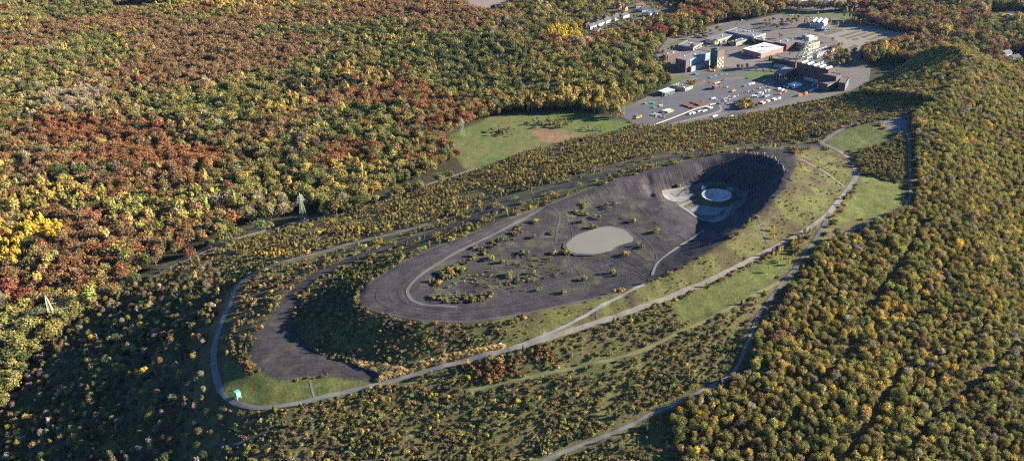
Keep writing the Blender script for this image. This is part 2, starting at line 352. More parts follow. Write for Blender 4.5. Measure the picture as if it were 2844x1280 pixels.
def math_(op, a, b_):
    n = t.nodes.new('ShaderNodeMath'); n.operation = op
    for i, s in enumerate((a, b_)):
        if isinstance(s, (int, float)): n.inputs[i].default_value = s
        else: t.links.new(s, n.inputs[i])
    return n.outputs[0]
nf = noise(.55, 6); nm = noise(.09, 4); gn = noise(.42, 3, .6, ag.outputs['Vector'])
sx = t.nodes.new('ShaderNodeSeparateXYZ'); t.links.new(ag.outputs['Vector'], sx.inputs[0])
# tyre and dozer tracks on the shale: a stretched noise
mp = t.nodes.new('ShaderNodeMapping'); mp.inputs['Rotation'].default_value = (0, 0, R_(-38)); mp.inputs['Scale'].default_value = (.05, .8, 1)
t.links.new(geo.outputs['Position'], mp.inputs[0]); trk = noise(1.0, 3, .6, mp.outputs[0])
f1 = math_('MULTIPLY', rngmap(nf, .25, .75, .45, 1.55), rngmap(nm, .3, .7, .78, 1.22))
ft = rngmap(trk, .35, .65, .82, 1.2)
mxs = t.nodes.new('ShaderNodeMix'); t.links.new(ash.outputs['Fac'], mxs.inputs[0]); mxs.inputs[2].default_value = 1; t.links.new(ft, mxs.inputs[3])
f2 = math_('MULTIPLY', f1, mxs.outputs[0])
gl = rngmap(gn, .35, .65, .85, 1.18)
mxg = t.nodes.new('ShaderNodeMix'); t.links.new(sx.outputs[2], mxg.inputs[0]); mxg.inputs[2].default_value = 1; t.links.new(gl, mxg.inputs[3])
f3 = math_('MULTIPLY', f2, mxg.outputs[0])
mc = t.nodes.new('ShaderNodeMix'); mc.data_type = 'RGBA'; mc.blend_type = 'MULTIPLY'; mc.inputs[0].default_value = 1
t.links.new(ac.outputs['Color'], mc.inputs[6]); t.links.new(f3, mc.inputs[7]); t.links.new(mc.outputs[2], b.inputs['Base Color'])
hgt = math_('ADD', math_('MULTIPLY', nf, .5), math_('MULTIPLY', math_('MULTIPLY', gn, sx.outputs[2]), .9))
bp = t.nodes.new('ShaderNodeBump'); bp.inputs['Distance'].default_value = 1.0; bp.inputs['Strength'].default_value = .8
t.links.new(hgt, bp.inputs['Height']); t.links.new(bp.outputs[0], b.inputs['Normal'])
me.materials.append(M)
tag(obj('ground', me), 'wooded plain and spoil heap with grass, scrub and black shale', kind='structure')

# ------------------------------------------------------------------ paths and roads (ribbons laid on the ground)
ROADS = []
def smooth_line(P, step=3.0):
    P = np.array(P, float); n = len(P); out = []
    for i in range(n - 1):
        p0 = P[max(i - 1, 0)]; p1 = P[i]; p2 = P[i + 1]; p3 = P[min(i + 2, n - 1)]
        k = max(2, int(np.hypot(*(p2 - p1)) / step) + 1)
        for s in np.linspace(0, 1, k, endpoint=False):
            out.append(.5 * ((2 * p1) + (-p0 + p2) * s + (2 * p0 - 5 * p1 + 4 * p2 - p3) * s * s + (-p0 + 3 * p1 - 3 * p2 + p3) * s ** 3))
    out.append(P[-1]); return np.array(out)
def ribbon(name, line, width, m_, label, lift=.22, world=False, keep=True, clear=0.0):
    P = smooth_line(line if world else W2(line))
    T = np.gradient(P, axis=0); T /= np.linalg.norm(T, axis=1)[:, None]; Nn = np.stack([-T[:, 1], T[:, 0]], 1)
    vs = []; fs = []; q = 5
    wv = width * (1 + .45 * (fnoise(P[:, 0], P[:, 1], 11, 6) - .5))
    for i in range(len(P)):
        for j in range(q):
            c = P[i] + Nn[i] * wv[i] * (j / (q - 1) - .5); vs.append((c[0], c[1], float(Zt(c[0], c[1])) + lift))
    for i in range(len(P) - 1):
        for j in range(q - 1):
            a = i * q + j; fs.append((a + q, a + q + 1, a + 1, a) if False else (a, a + q, a + q + 1, a + 1))
    me = mesh(name, vs, fs, [m_], True)
    o = tag(obj(name, me), label, kind='structure')
    if keep: ROADS.append((P[::3], width / 2 + clear))
    return o
def sheet(name, poly, m_, label, lift=.12, step=4.0, z=None, kind='structure'):
    """flat or draped sheet with a real outline (polygon of world xy)"""
    from mathutils.geometry import delaunay_2d_cdt
    P = [np.array(p[:2], float) for p in poly]; B = []
    for a, b_ in zip(P, P[1:] + P[:1]):
        k = max(1, int(np.hypot(*(b_ - a)) / step))
        for s in np.linspace(0, 1, k, endpoint=False): B.append(a + (b_ - a) * s)
    B = np.array(B); x0, y0 = B.min(0); x1, y1 = B.max(0)
    ax, ay = np.meshgrid(np.arange(x0, x1, step), np.arange(y0, y1, step)); ax = ax.ravel() + .13; ay = ay.ravel() + .17
    k = inpoly(ax, ay, B) & (polydist(ax, ay, np.vstack([B, B[:1]])) > step * .4)
    pts = [Vector(p) for p in B] + [Vector((a, c)) for a, c in zip(ax[k], ay[k])]
    n = len(B)
    r = delaunay_2d_cdt(pts, [], [list(range(n))], 1, 1e-4)
    vs = [(p.x, p.y, (float(Zt(p.x, p.y)) if z is None else z) + lift) for p in r[0]]
    fs = []
    for f in r[2]:
        a, b_, c = (r[0][i] for i in f[:3])
        fs.append(f if (b_ - a).cross(c - a) > 0 else f[::-1])
    return tag(obj(name, mesh(name, vs, fs, [m_], True)), label, kind=kind)
asph = mat('path_gravel', (.135, .127, .122), .9, .16, .35); conc = mat('path_concrete', (.175, .17, .16), .85, .14, .4)
darkp = mat('path_shale', (.08, .074, .078), .9, .2, .4); sand = mat('path_sand', (.17, .148, .12), .9, .16, .3)
ribbon('path', P1[:10], 3.3, asph, 'grey ridge road curving past the green tower')
ribbon('path', P1[9:20], 3.8, sand, 'pale gravel path below the crater along the grass slope')
ribbon('path', P1[19:], 4.4, asph, 'pale gravel path climbing to the saddle by the lawns')
ribbon('path', P2[:7], 4.2, asph, 'gravel path from the saddle over the ridge to the woods')
ribbon('path', WEST[:14], 5.0, asph, 'wide grey road on the shaded terrace of the heap', clear=6)
ribbon('path', WEST[13:], 3.4, darkp, 'overgrown lane along the far slope of the heap', .25, clear=3)
ribbon('path', RAMP, 2.1, conc, 'pale concrete ramp climbing to the crater rim', .3)
ribbon('path', INRAMP[:5], 2.2, conc, 'pale ramp dropping from the rim into the crater', .3)
ribbon('path', RBP[:5], 2.8, darkp, 'dark path dropping through the scrub from the junction', .25, clear=2.2)
ribbon('path', RBP[4:], 2.4, asph, 'narrow grey path winding down through the near scrub', .25, clear=1.5)
ribbon('path', RP, 2.2, asph, 'narrow track along the edge of the wood beside the lawns', .2, clear=3)
ribbon('path', LT, 2.6, mat('grass_track', (.12, .125, .05), .95, .2, .5), 'grassy track crossing the near slope', .2)
ribbon('path', RING_IN[:11], 2.8, mat('path_ring', (.098, .088, .084), .9, .18, .4), 'pale footpath round the inner edge of the shale plateau', .22)
ribbon('path', [(p[0], p[1] - 3) for p in TOE[8:12]], 5.5, sand, 'pale service road along the foot of the heap by the pylon', .25, clear=13)
ribbon('path', [(360,712),(420,678),(470,655),(520,632),(580,606)], 4.0, sand, 'service road among trees at the foot of the heap', .25, clear=10)
ribbon('path', [(940,512),(1010,485),(1080,463),(1140,443),(1195,424)], 4.5, asph, 'grey service road below the meadow', .25, clear=10)
ribbon('path', [(1520,765),(1505,775),(1500,795),(1508,808)], 1.6, darkp, 'short footpath joining ramp and gravel path', .2)
ribbon('path', [(1378,842),(1370,835),(1366,846),(1385,851)], 1.6, sand, 'tiny loop of footpath between ramp and gravel path', .2)
ribbon('path', [(1905,545),(1915,570),(1925,600),(1945,628)], 1.6, darkp, 'worn footpath down the grass slope below the rim', .15)
ribbon('path', [(2010,400),(2050,420),(2090,445),(2125,470)], 1.8, sand, 'worn footpath across the grass from rim to saddle', .15)
ribbon('path', [(1395,525),(1408,545),(1402,575),(1398,608)], 2.0, mat('rut', (.065, .06, .064), .95), 'rut across the plateau towards the pond', .15)
ribbon('path', [(1420,640),(1440,665),(1460,690),(1470,715)], 1.2, mat('rut', (.065, .06, .064), .95), 'rut from the pond to the ring path', .15)
ribbon('path', [(885,800),(870,840),(845,870),(820,895)], 1.6, mat('grass_track', (.12, .125, .05)), 'trodden grassy line down the nose of the plateau', .15)
ribbon('path', [(780,955),(785,980),(792,1005)], 1.4, sand, 'trodden line over the lower grass apron', .12)
ribbon('path', [(520,1110),(580,1118),(640,1100),(700,1075)], 1.6, darkp, 'footpath in the scrub under the ridge road', .2)
rimw = mat('worn_shale', (.078, .069, .069), .95, .25, .5)
ribbon('path', [RIM[k][:2] for k in (8,7,6,5,4,3,2,1,0,32,31,30,29,28,27,26,25)], 1.5, rimw, 'worn paler edge round the nose of the shale plateau', .16)
for k_, (f_, wd, c_) in enumerate(((.35, .7, (.048, .042, .047)), (.62, .8, (.058, .051, .055)), (.8, .6, (.036, .032, .037)))):
    outer = [RIM[k] for k in (6,5,4,3,2,1,0,32,31,30,29,28,27,26)]; inn = [RING_IN[k] for k in (1,2,3,4,5,6,7,8,9,10,11,12,13,14)]
    ribbon('path', [(a[0] * (1 - f_) + b2[0] * f_, a[1] * (1 - f_) + b2[1] * f_) for a, b2 in zip(outer, inn)], wd, mat('wheel_track_%d' % k_, c_, .95, .2, .6), ['outer', 'middle', 'inner'][k_] + ' wheel track round the shale ring', .14)
for L, wd, lab in (([Z6(*p) for p in ((640,655),(700,690),(760,735),(820,770),(880,800))], 2.6, 'concrete path along the foot of the shale slope to the arena'),
                   ([Z6(*p) for p in ((640,655),(700,630),(780,605),(880,590))], 3.2, 'concrete path curving towards the arena'),
                   ([Z6(*p) for p in ((745,705),(790,675),(880,655),(990,650),(1070,655),(1095,672),(1080,680))], 2.0, 'concrete path round the dried basin'),
                   ([Z6(*p) for p in ((600,590),(680,500),(800,420),(960,330),(1030,290))], .8, 'faint footpath slanting up the crater wall')):
    ribbon('path', L, wd, conc if wd > 1 else darkp, lab, .25)
for k in range(13):
    a_, c_ = 1478 + 17 * k, 668 - 7.5 * k
    ribbon('path', [(a_, c_), (a_ + 14, c_ + 11 + rng.uniform(-2, 2)), (a_ + 30, c_ + 20 + rng.uniform(-2, 2)), (a_ + 48 + rng.uniform(-8, 12), c_ + 33)], .55, mat('furrow_%d' % (k % 2), ((.032, .028, .031), (.068, .06, .062))[k % 2], .95, .2, .8), 'one of the parallel ripper furrows beside the pond', .12, keep=False)
for L_ in ([(1625,705),(1600,690),(1560,684),(1500,688),(1430,702),(1340,730)], [(1630,702),(1590,676),(1530,664),(1470,668),(1400,688)], [(1612,712),(1560,716),(1480,732),(1400,746),(1300,766)], [(1395,530),(1430,560),(1440,600),(1428,650),(1440,690)], [(1500,540),(1560,560),(1620,600),(1650,640),(1640,680)], [(1600,515),(1650,560),(1700,590),(1740,596)]):
    ribbon('path', L_, .9, mat('rut', (.065, .06, .064)), 'faint vehicle track across the shale', .13, keep=False)
# ponds
wm = bpy.data.materials.new('murky_water'); wm.use_nodes = True; t = wm.node_tree; b = t.nodes['Principled BSDF']
b.inputs['Base Color'].default_value = (.235, .24, .175, 1); b.inputs['Roughness'].default_value = .22; b.inputs['IOR'].default_value = 1.33
n = t.nodes.new('ShaderNodeTexNoise'); n.inputs['Scale'].default_value = .05; cr = t.nodes.new('ShaderNodeValToRGB')
cr.color_ramp.elements[0].color = (.16, .152, .112, 1); cr.color_ramp.elements[1].color = (.205, .195, .15, 1); g = t.nodes.new('ShaderNodeNewGeometry')
t.links.new(g.outputs['Position'], n.inputs[0]); t.links.new(n.outputs[0], cr.inputs[0]); t.links.new(cr.outputs[0], b.inputs['Base Color'])
pond = [at(u, v, 94.6) for u, v in ((1424,617),(1432,603),(1452,591),(1478,581),(1500,574),(1525,570),(1552,572),(1575,582),(1592,596),(1590,606),(1572,612),(1550,620),(1535,630),(1508,637),(1475,639),(1445,636),(1428,628))]
sp = smooth_line([tuple(p[:2]) for p in pond + pond[:1]], 1.2)[:-1]; sp = sp + (sp - sp.mean(0)) * ((fnoise(sp[:, 0], sp[:, 1], 7, 9) - .55) * .16)[:, None]
zp = max(float(Zt(sp[:, 0], sp[:, 1]).mean()), float(Zt(sp[:, 0].mean(), sp[:, 1].mean()))) + .35
sheet('shore', sp.mean(0) + (sp - sp.mean(0)) * (1.10 + .10 * (fnoise(sp[:, 0], sp[:, 1], 5, 19) - .5))[:, None], mat('wet_shale', (.07, .066, .056), .5, .25, .4), 'damp muddy shore of the pond', -.06, 4, zp)
tag(sheet('pond', sp, wm, 'milky grey green pond on the black shale plateau', .0, 5, zp), kind='structure')
basin = [ground(*Z6(*p)) for p in ((785,700),(810,675),(860,664),(930,662),(1060,665),(1075,685),(1040,700),(1010,725),(960,742),(900,750),(840,742),(795,722))]
sheet('basin', smooth_line([tuple(p[:2]) for p in basin + basin[:1]], 2)[:-1], mat('salt_crust', (.20, .195, .185), .8, .45, .35), 'whitish dried basin beside the arena', .25, 2)
mud = [ground(*Z6(*p)) for p in ((905,800),(960,770),(1050,740),(1090,690),(1130,640),(1140,610),(1145,660),(1100,740),(1020,800),(965,815))]
sheet('basin', [tuple(p[:2]) for p in mud], mat('tan_mud', (.18, .16, .135), .7, .12, .3), 'tan silt strip at the near edge of the crater floor', .25, 2)
mud2 = [ground(*Z6(*p)) for p in ((470,510),(560,495),(650,478),(690,480),(650,520),(590,560),(560,535),(510,540),(480,545))]
sheet('basin', [tuple(p[:2]) for p in mud2], mat('grey_silt', (.17, .168, .155), .6, .15, .3), 'grey silt pool beside the dug pit', .25, 2)
mud3 = [ground(*Z6(*p)) for p in ((470,545),(530,520),(600,570),(700,560),(760,545),(720,590),(640,620),(560,610),(500,580))]
sheet('basin', [tuple(p[:2]) for p in mud3], mat('salt_crust', (.20, .195, .185), .8, .45, .35), 'white crusted silt between pit and arena', .3, 2)

# ------------------------------------------------------------------ vegetation
def leaf_quads(rs, P, N_, size, asp=1.0):
    """one small tilted four-sided leaf clump per point"""
    n = len(P); N_ = N_ / (np.linalg.norm(N_, axis=1)[:, None] + 1e-9)
    a = rs.normal(size=(n, 3)); T = np.cross(N_, a); T /= np.linalg.norm(T, axis=1)[:, None] + 1e-9; B = np.cross(N_, T)
    s = size[:, None]
    c = [P + T * s * asp * rs.uniform(.7, 1.2, (n, 1)), P + B * s * rs.uniform(.6, 1.1, (n, 1)), P - T * s * asp * rs.uniform(.7, 1.2, (n, 1)), P - B * s * rs.uniform(.6, 1.1, (n, 1))]
    V_ = np.stack(c, 1).reshape(-1, 3); return V_, np.arange(4 * n).reshape(n, 4)
def crown_broad(seed, rad, cz, lobes, per, ls, frac=.62, low=-.35):
    rs = np.random.default_rng(seed); P = []; N_ = []
    rad = np.array(rad)
    L = rs.normal(size=(lobes, 3)); L /= np.linalg.norm(L, axis=1)[:, None]; L[:, 2] = np.where(L[:, 2] < low, -L[:, 2], L[:, 2])
    L = L * rad * rs.uniform(frac * .75, frac * 1.12, (lobes, 1))
    for c in L:
        r = rad * rs.uniform(.34, .52)
        d = rs.normal(size=(per, 3)) + .55 * c / np.linalg.norm(c / rad) / rad.mean() + np.array([0, 0, .25]); d /= np.linalg.norm(d, axis=1)[:, None]
        P.append(c + d * r * rs.uniform(.75, 1.08, (per, 1))); N_.append(d + rs.normal(size=(per, 3)) * .38)
    P = np.vstack(P); N_ = np.vstack(N_); P[:, 2] += cz
    size = rs.uniform(.65, 1.3, len(P)) * ls
    V_, F_ = leaf_quads(rs, P, N_, size)
    return V_, F_, rs.uniform(.62, 1.38, len(F_))
def crown_ragged(seed, rad, cz, n, ls, knots=7):
    rs = np.random.default_rng(seed); rad = np.array(rad)
    kn = rs.normal(size=(knots, 3)); kn /= np.linalg.norm(kn, axis=1)[:, None]; kn[:, 2] = np.abs(kn[:, 2]) * .9 - .15; kn *= rs.uniform(.35, .85, (knots, 1))
    P = kn[rs.integers(0, knots, n)] + rs.normal(size=(n, 3)) * .27 * rs.uniform(.6, 1.4, (n, 1)); r_ = np.linalg.norm(P, axis=1)[:, None]; P = np.where(r_ > 1.15, P / r_ * 1.15, P)
    d = P / (np.linalg.norm(P, axis=1)[:, None] + .1); P = P * rad; P[:, 2] += cz
    V_, F_ = leaf_quads(rs, P, d * .55 + rs.normal(size=(n, 3)) * .6 + np.array([0, 0, .35]), rs.uniform(.5, 1.4, n) * ls, 1.25)
    return V_, F_, rs.uniform(.55, 1.45, n)
def crown_twiggy(seed, rad, cz, n, ls):
    rs = np.random.default_rng(seed); d = rs.normal(size=(n, 3)); d /= np.linalg.norm(d, axis=1)[:, None]
    rr = rs.uniform(.25, 1, (n, 1)) ** .6; P = d * np.array(rad) * rr; P[:, 2] += cz
    up = np.array([0, 0, 1.]) + d * .7 + rs.normal(size=(n, 3)) * .25; up /= np.linalg.norm(up, axis=1)[:, None]
    sd = np.cross(up, rs.normal(size=(n, 3))); sd /= np.linalg.norm(sd, axis=1)[:, None]
    L = rs.uniform(.8, 1.6, (n, 1)) * ls; w_ = rs.uniform(.12, .34, (n, 1)) * ls
    V_ = np.stack([P - up * L, P + sd * w_, P + up * L, P - sd * w_], 1).reshape(-1, 3)
    return V_, np.arange(4 * n).reshape(n, 4), rs.uniform(.65, 1.35, n)
def crown_conifer(seed, R0, H, n, ls):
    rs = np.random.default_rng(seed); h = 1 - np.sqrt(rs.random(n)); h = .06 + .94 * h; a = rs.uniform(0, 6.283, n)
    lay = np.abs(((h * 9 + .15 * np.sin(a * 5)) % 1) - .3)
    r = R0 * (1.02 - h) * (1 - .38 * lay) * rs.uniform(.75, 1.08, n)
    P = np.stack([r * np.cos(a), r * np.sin(a), h * H], 1)
    N_ = np.stack([np.cos(a), np.sin(a), np.full(n, .75)], 1) + rs.normal(size=(n, 3)) * .3
    V_, F_ = leaf_quads(rs, P, N_, rs.uniform(.6, 1.2, n) * ls, 1.1)
    return V_, F_, rs.uniform(.7, 1.3, n)
def tube(p, q, r0, r1, n=6):
    p = np.array(p, float); q = np.array(q, float); d = q - p; d /= np.linalg.norm(d); a = np.cross(d, [.3, .9, .2]); a /= np.linalg.norm(a); b_ = np.cross(d, a)
    an = np.arange(n) * 2 * math.pi / n
    ring = lambda c, r: c + r * (np.cos(an)[:, None] * a + np.sin(an)[:, None] * b_)
    V_ = np.vstack([ring(p, r0), ring(q, r1)]); F_ = [(i, (i + 1) % n, n + (i + 1) % n, n + i) for i in range(n)]
    return V_, F_
def trunk(seed, H, r, top, spread):
    rs = np.random.default_rng(seed); vs = []; fs = []; n0 = 0
    segs = [((0, 0, -.4), (0, 0, H * .55), r, r * .7), ((0, 0, H * .55), (.1, 0, H), r * .7, r * .2)]
    for k in range(4):
        a = k * 1.57 + rs.uniform(0, 1); segs.append(((0, 0, H * rs.uniform(.4, .6)), (spread * math.cos(a), spread * math.sin(a), top * rs.uniform(.75, .95)), r * .45, r * .1))
    for s in segs:
        V_, F_ = tube(*s, n=5); vs.append(V_); fs += [tuple(i + n0 for i in f) for f in F_]; n0 += len(V_)
    return np.vstack(vs), fs
lm = bpy.data.materials.new('foliage'); lm.use_nodes = True; t = lm.node_tree; t.nodes.remove(t.nodes['Principled BSDF']); mo = t.nodes['Material Output']
ti = t.nodes.new('ShaderNodeAttribute'); ti.attribute_type = 'INSTANCER'; ti.attribute_name = 'leaf_colour'
tl = t.nodes.new('ShaderNodeAttribute'); tl.attribute_type = 'GEOMETRY'; tl.attribute_name = 'leaf_tone'
gg = t.nodes.new('ShaderNodeNewGeometry'); nn = t.nodes.new('ShaderNodeTexNoise'); nn.inputs['Scale'].default_value = .9; nn.inputs['Detail'].default_value = 2
t.links.new(gg.outputs['Position'], nn.inputs['Vector'])
mm1 = t.nodes.new('ShaderNodeMapRange'); mm1.inputs[1].default_value = .3; mm1.inputs[2].default_value = .7; mm1.inputs[3].default_value = .75; mm1.inputs[4].default_value = 1.25; t.links.new(nn.outputs[0], mm1.inputs[0])
mm = t.nodes.new('ShaderNodeMath'); mm.operation = 'MULTIPLY'; t.links.new(tl.outputs['Fac'], mm.inputs[0]); t.links.new(mm1.outputs[0], mm.inputs[1])
mxc = t.nodes.new('ShaderNodeMix'); mxc.data_type = 'RGBA'; mxc.blend_type = 'MULTIPLY'; mxc.inputs[0].default_value = 1
t.links.new(ti.outputs['Color'], mxc.inputs[6]); t.links.new(mm.outputs[0], mxc.inputs[7])
df = t.nodes.new('ShaderNodeBsdfDiffuse'); tr = t.nodes.new('ShaderNodeBsdfTranslucent'); ms = t.nodes.new('ShaderNodeMixShader'); ms.inputs[0].default_value = .26
for q in (df, tr): t.links.new(mxc.outputs[2], q.inputs['Color'])
t.links.new(df.outputs[0], ms.inputs[1]); t.links.new(tr.outputs[0], ms.inputs[2]); t.links.new(ms.outputs[0], mo.inputs['Surface'])
barkm = mat('bark', (.10, .08, .06), .95, .25, 1.5)
palem = mat('birch_bark', (.36, .34, .30), .9, .3, 2.0)
FORMS = []        # (kind, crown (V,F,tone), trunk (V,F), bark, radius, height)
for s in range(8): FORMS.append(('broad', crown_broad(10 + s, (4.0 + 1.5 * ((s * .37) % 1), 4.1 + 1.3 * ((s * .61) % 1), 3.2 + 1.8 * ((s * .29) % 1)), 8.2, (9, 13, 18, 24)[s % 4], (52, 40, 30, 24)[s % 4], .60, .55 + .2 * ((s * .43) % 1)), trunk(s, 9, .32, 10, 3), barkm, 5., 12.5))
for s in range(5): FORMS.append(('tall', crown_broad(30 + s, (1.9 + .3 * s, 2.3, 4.6 + .45 * s), 7.6, 12 + 2 * s, 28, .50, .66, -.9), trunk(s, 11, .22, 10, 1.2), palem, 2.6, 13.5))
for s in range(3): FORMS.append(('twiggy', crown_twiggy(40 + s, (3.2 + .5 * s, 3.2, 4.6), 7.6, 600, .72), trunk(s, 11, .2, 11, 2.2), palem, 3.2, 12.))
for s in range(2): FORMS.append(('conifer', crown_conifer(50 + s, 2.7, 12., 380, .62), trunk(s, 8, .25, 6, .6), barkm, 2.7, 12.))
for s in range(4): FORMS.append(('shrub', crown_broad(60 + s, (1.5, 1.4, 1.05 + .15 * s), .95, 9, 18, .30), trunk(s, 1.1, .06, 1.3, .7), barkm, 1.5, 2.2))
for s in range(2): FORMS.append(('sapling', crown_broad(70 + s, (1.0, 1.0, 1.7), 2.3, 9, 18, .30, .6, -.8), trunk(s, 3.2, .08, 3, .5), palem, 1.0, 4.2))
FORMS.append(('heather', crown_twiggy(80, (1.3, 1.3, .8), .7, 120, .5), trunk(3, .9, .05, 1, .6), barkm, 1.3, 1.5))
for s in range(5): FORMS.append(('ragged', crown_ragged(90 + s, (3.6 + .5 * (s % 3), 3.8, 4.0 + .6 * (s % 2)), 7.4, 780, .40, 6 + 2 * s), trunk(s, 8, .22, 9, 2.2), barkm, 4., 11.5))
for s in range(4): FORMS.append(('thicket', crown_ragged(100 + s, (2.3 + .4 * (s % 2), 2.0, 1.05), .75, 240, .30, 5 + 2 * s), trunk(s, .8, .05, 1., .9), barkm, 2., 1.8))
KI = {}
for i, f in enumerate(FORMS): KI.setdefault(f[0], []).append(i)
def tone_attr(me, tones):
    a = me.attributes.new('leaf_tone', 'FLOAT', 'FACE'); a.data.foreach_set('value', np.asarray(tones, float))
protos = bpy.data.collections.new('plant_forms'); CROWNS = []; TRUNKS = []
for i, (k, (cv, cf, ct), (tv, tf), bk, r, h) in enumerate(FORMS):
    c = mesh('crown', cv, cf, [lm]); tone_attr(c, ct); CROWNS.append(c)
    TRUNKS.append(mesh('trunk', tv, tf, [bk], True))
    both = mesh('plant_form', np.vstack([cv, tv]), [tuple(q) for q in cf] + [tuple(j + len(cv) for j in q) for q in tf], [lm, bk])
    tone_attr(both, np.r_[ct, np.ones(len(tf))]); both.polygons.foreach_set('material_index', np.r_[np.zeros(len(cf), int), np.ones(len(tf), int)])
    o = bpy.data.objects.new('plant_form_%02d' % i, both); protos.objects.link(o)

PAL = dict(rust=(.225, .108, .05), brown=(.205, .135, .068), orange=(.34, .19, .06), yellow=(.47, .34, .05), gold=(.36, .26, .075), olive=(.20, .178, .06), green=(.105, .118, .045),
           dark=(.05, .062, .03), tan=(.30, .24, .155), ygreen=(.27, .26, .07), grey=(.22, .19, .15), red=(.22, .07, .045), mauve=(.165, .118, .092), sage=(.145, .155, .085), reed=(.58, .41, .19))
PAL = {k: (min(.62, v[0] * 1.14), min(.62, v[1] * 1.14), v[2] * 1.1) for k, v in PAL.items()}
PN = list(PAL); PC = np.array([PAL[k] for k in PN])
def pick(weights, n):
    ks = list(weights); w_ = np.array([weights[k] for k in ks], float); w_ /= w_.sum()
    return np.array([PN.index(k) for k in ks])[rng.choice(len(ks), n, p=w_)]
PLANTS = dict(x=[], y=[], f=[], s=[], c=[], z=[])      # place, form, scale, colour index, zone phrase index
ZONES = []
def add(x, y, kinds, smin, smax, colour, zonetxt, shade=None):
    n = len(x)
    if not n: return
    ks = list(kinds); w_ = np.array([kinds[k] for k in ks], float); w_ /= w_.sum()
    kk = rng.choice(len(ks), n, p=w_)
    f = np.array([rng.choice(KI[ks[q]]) for q in kk])
    if zonetxt not in ZONES: ZONES.append(zonetxt)
    PLANTS['x'].append(x); PLANTS['y'].append(y); PLANTS['f'].append(f); PLANTS['s'].append(rng.uniform(smin, smax, n) ** 1.0)
    PLANTS['c'].append(colour if isinstance(colour, np.ndarray) else pick(colour, n)); PLANTS['z'].append(np.full(n, ZONES.index(zonetxt)))
def grid_pts(x0, x1, y0, y1, s, jit=.45):
    ax, ay = np.meshgrid(np.arange(x0, x1, s), np.arange(y0, y1, s)); n = ax.size
    ay = ay + (np.arange(ax.shape[1]) % 2)[None, :] * s / 2
    return ax.ravel() + rng.uniform(-jit, jit, n) * s, ay.ravel() + rng.uniform(-jit, jit, n) * s
def surv(x, y):
    u, v, d = proj(np.stack([x, y, Zt(x, y)], 1)); return u, v, d
def infr(u, v, d, mu=160, mv0=70, mv1=140): return (d > 60) & (u > -mu) & (u < 2575 + mu) & (v > -mv0) & (v < 1159 + mv1)
def roadfree(x, y, pad=.6):
    ok = np.ones(len(x), bool)
    for P, hw in ROADS:
        x0, y0 = P.min(0) - 10; x1, y1 = P.max(0) + 10
        k = np.where((x > x0) & (x < x1) & (y > y0) & (y < y1) & ok)[0]
        if len(k): ok[k[polydist(x[k], y[k], P) < hw + pad]] = False
    return ok
def blob(u, v, cu, cv, ru, rv): return np.exp(-((u - cu) / ru) ** 2 - ((v - cv) / rv) ** 2)
# clear ground in the woods: works yard, meadow, fields (survey pixels)
SITE = [(1545,285),(1570,270),(1640,238),(1690,212),(1700,205),(1640,185),(1640,150),(1680,95),(1760,75),(1840,50),(1870,55),(1990,30),(2090,45),(2140,52),(2300,92),(2320,98),(2280,108),(2200,130),(2160,140),(2190,170),(2185,205),(2140,228),(2080,245),(1990,265),(1900,285),(1850,298),(1740,312),(1610,318)]
GREEN1 = [(1780,0),(1930,0),(1945,12),(1900,22),(1850,18),(1800,14)]
TRUCKYARD = [(1930,-5),(1990,20),(2080,28),(2150,20),(2210,18),(2260,-12),(2000,-40)]
GREEN2 = [(1960,25),(2080,32),(2160,26),(2230,34),(2220,50),(2120,48),(2040,42),(1970,45)]
FIELD = [(1165,6),(1175,-8),(1310,-30),(1330,-5),(1260,28),(1240,38),(1180,35)]
FIELD2 = [(0,-6),(120,-2),(135,8),(60,20),(0,22)]
HOUSES_ = [(1455,75),(1490,52),(1540,20),(1560,0),(1680,-5),(1730,15),(1700,50),(1640,62),(1580,80),(1530,100),(1490,106),(1465,100)]
HOLLOW = [(2515,140),(2600,135),(2600,185),(2540,175)]
FARROAD = [(2480,30),(2620,26),(2620,56),(2490,58)]
CLEARING = [(265,20),(330,10),(400,12),(420,22),(350,30),(290,30)]

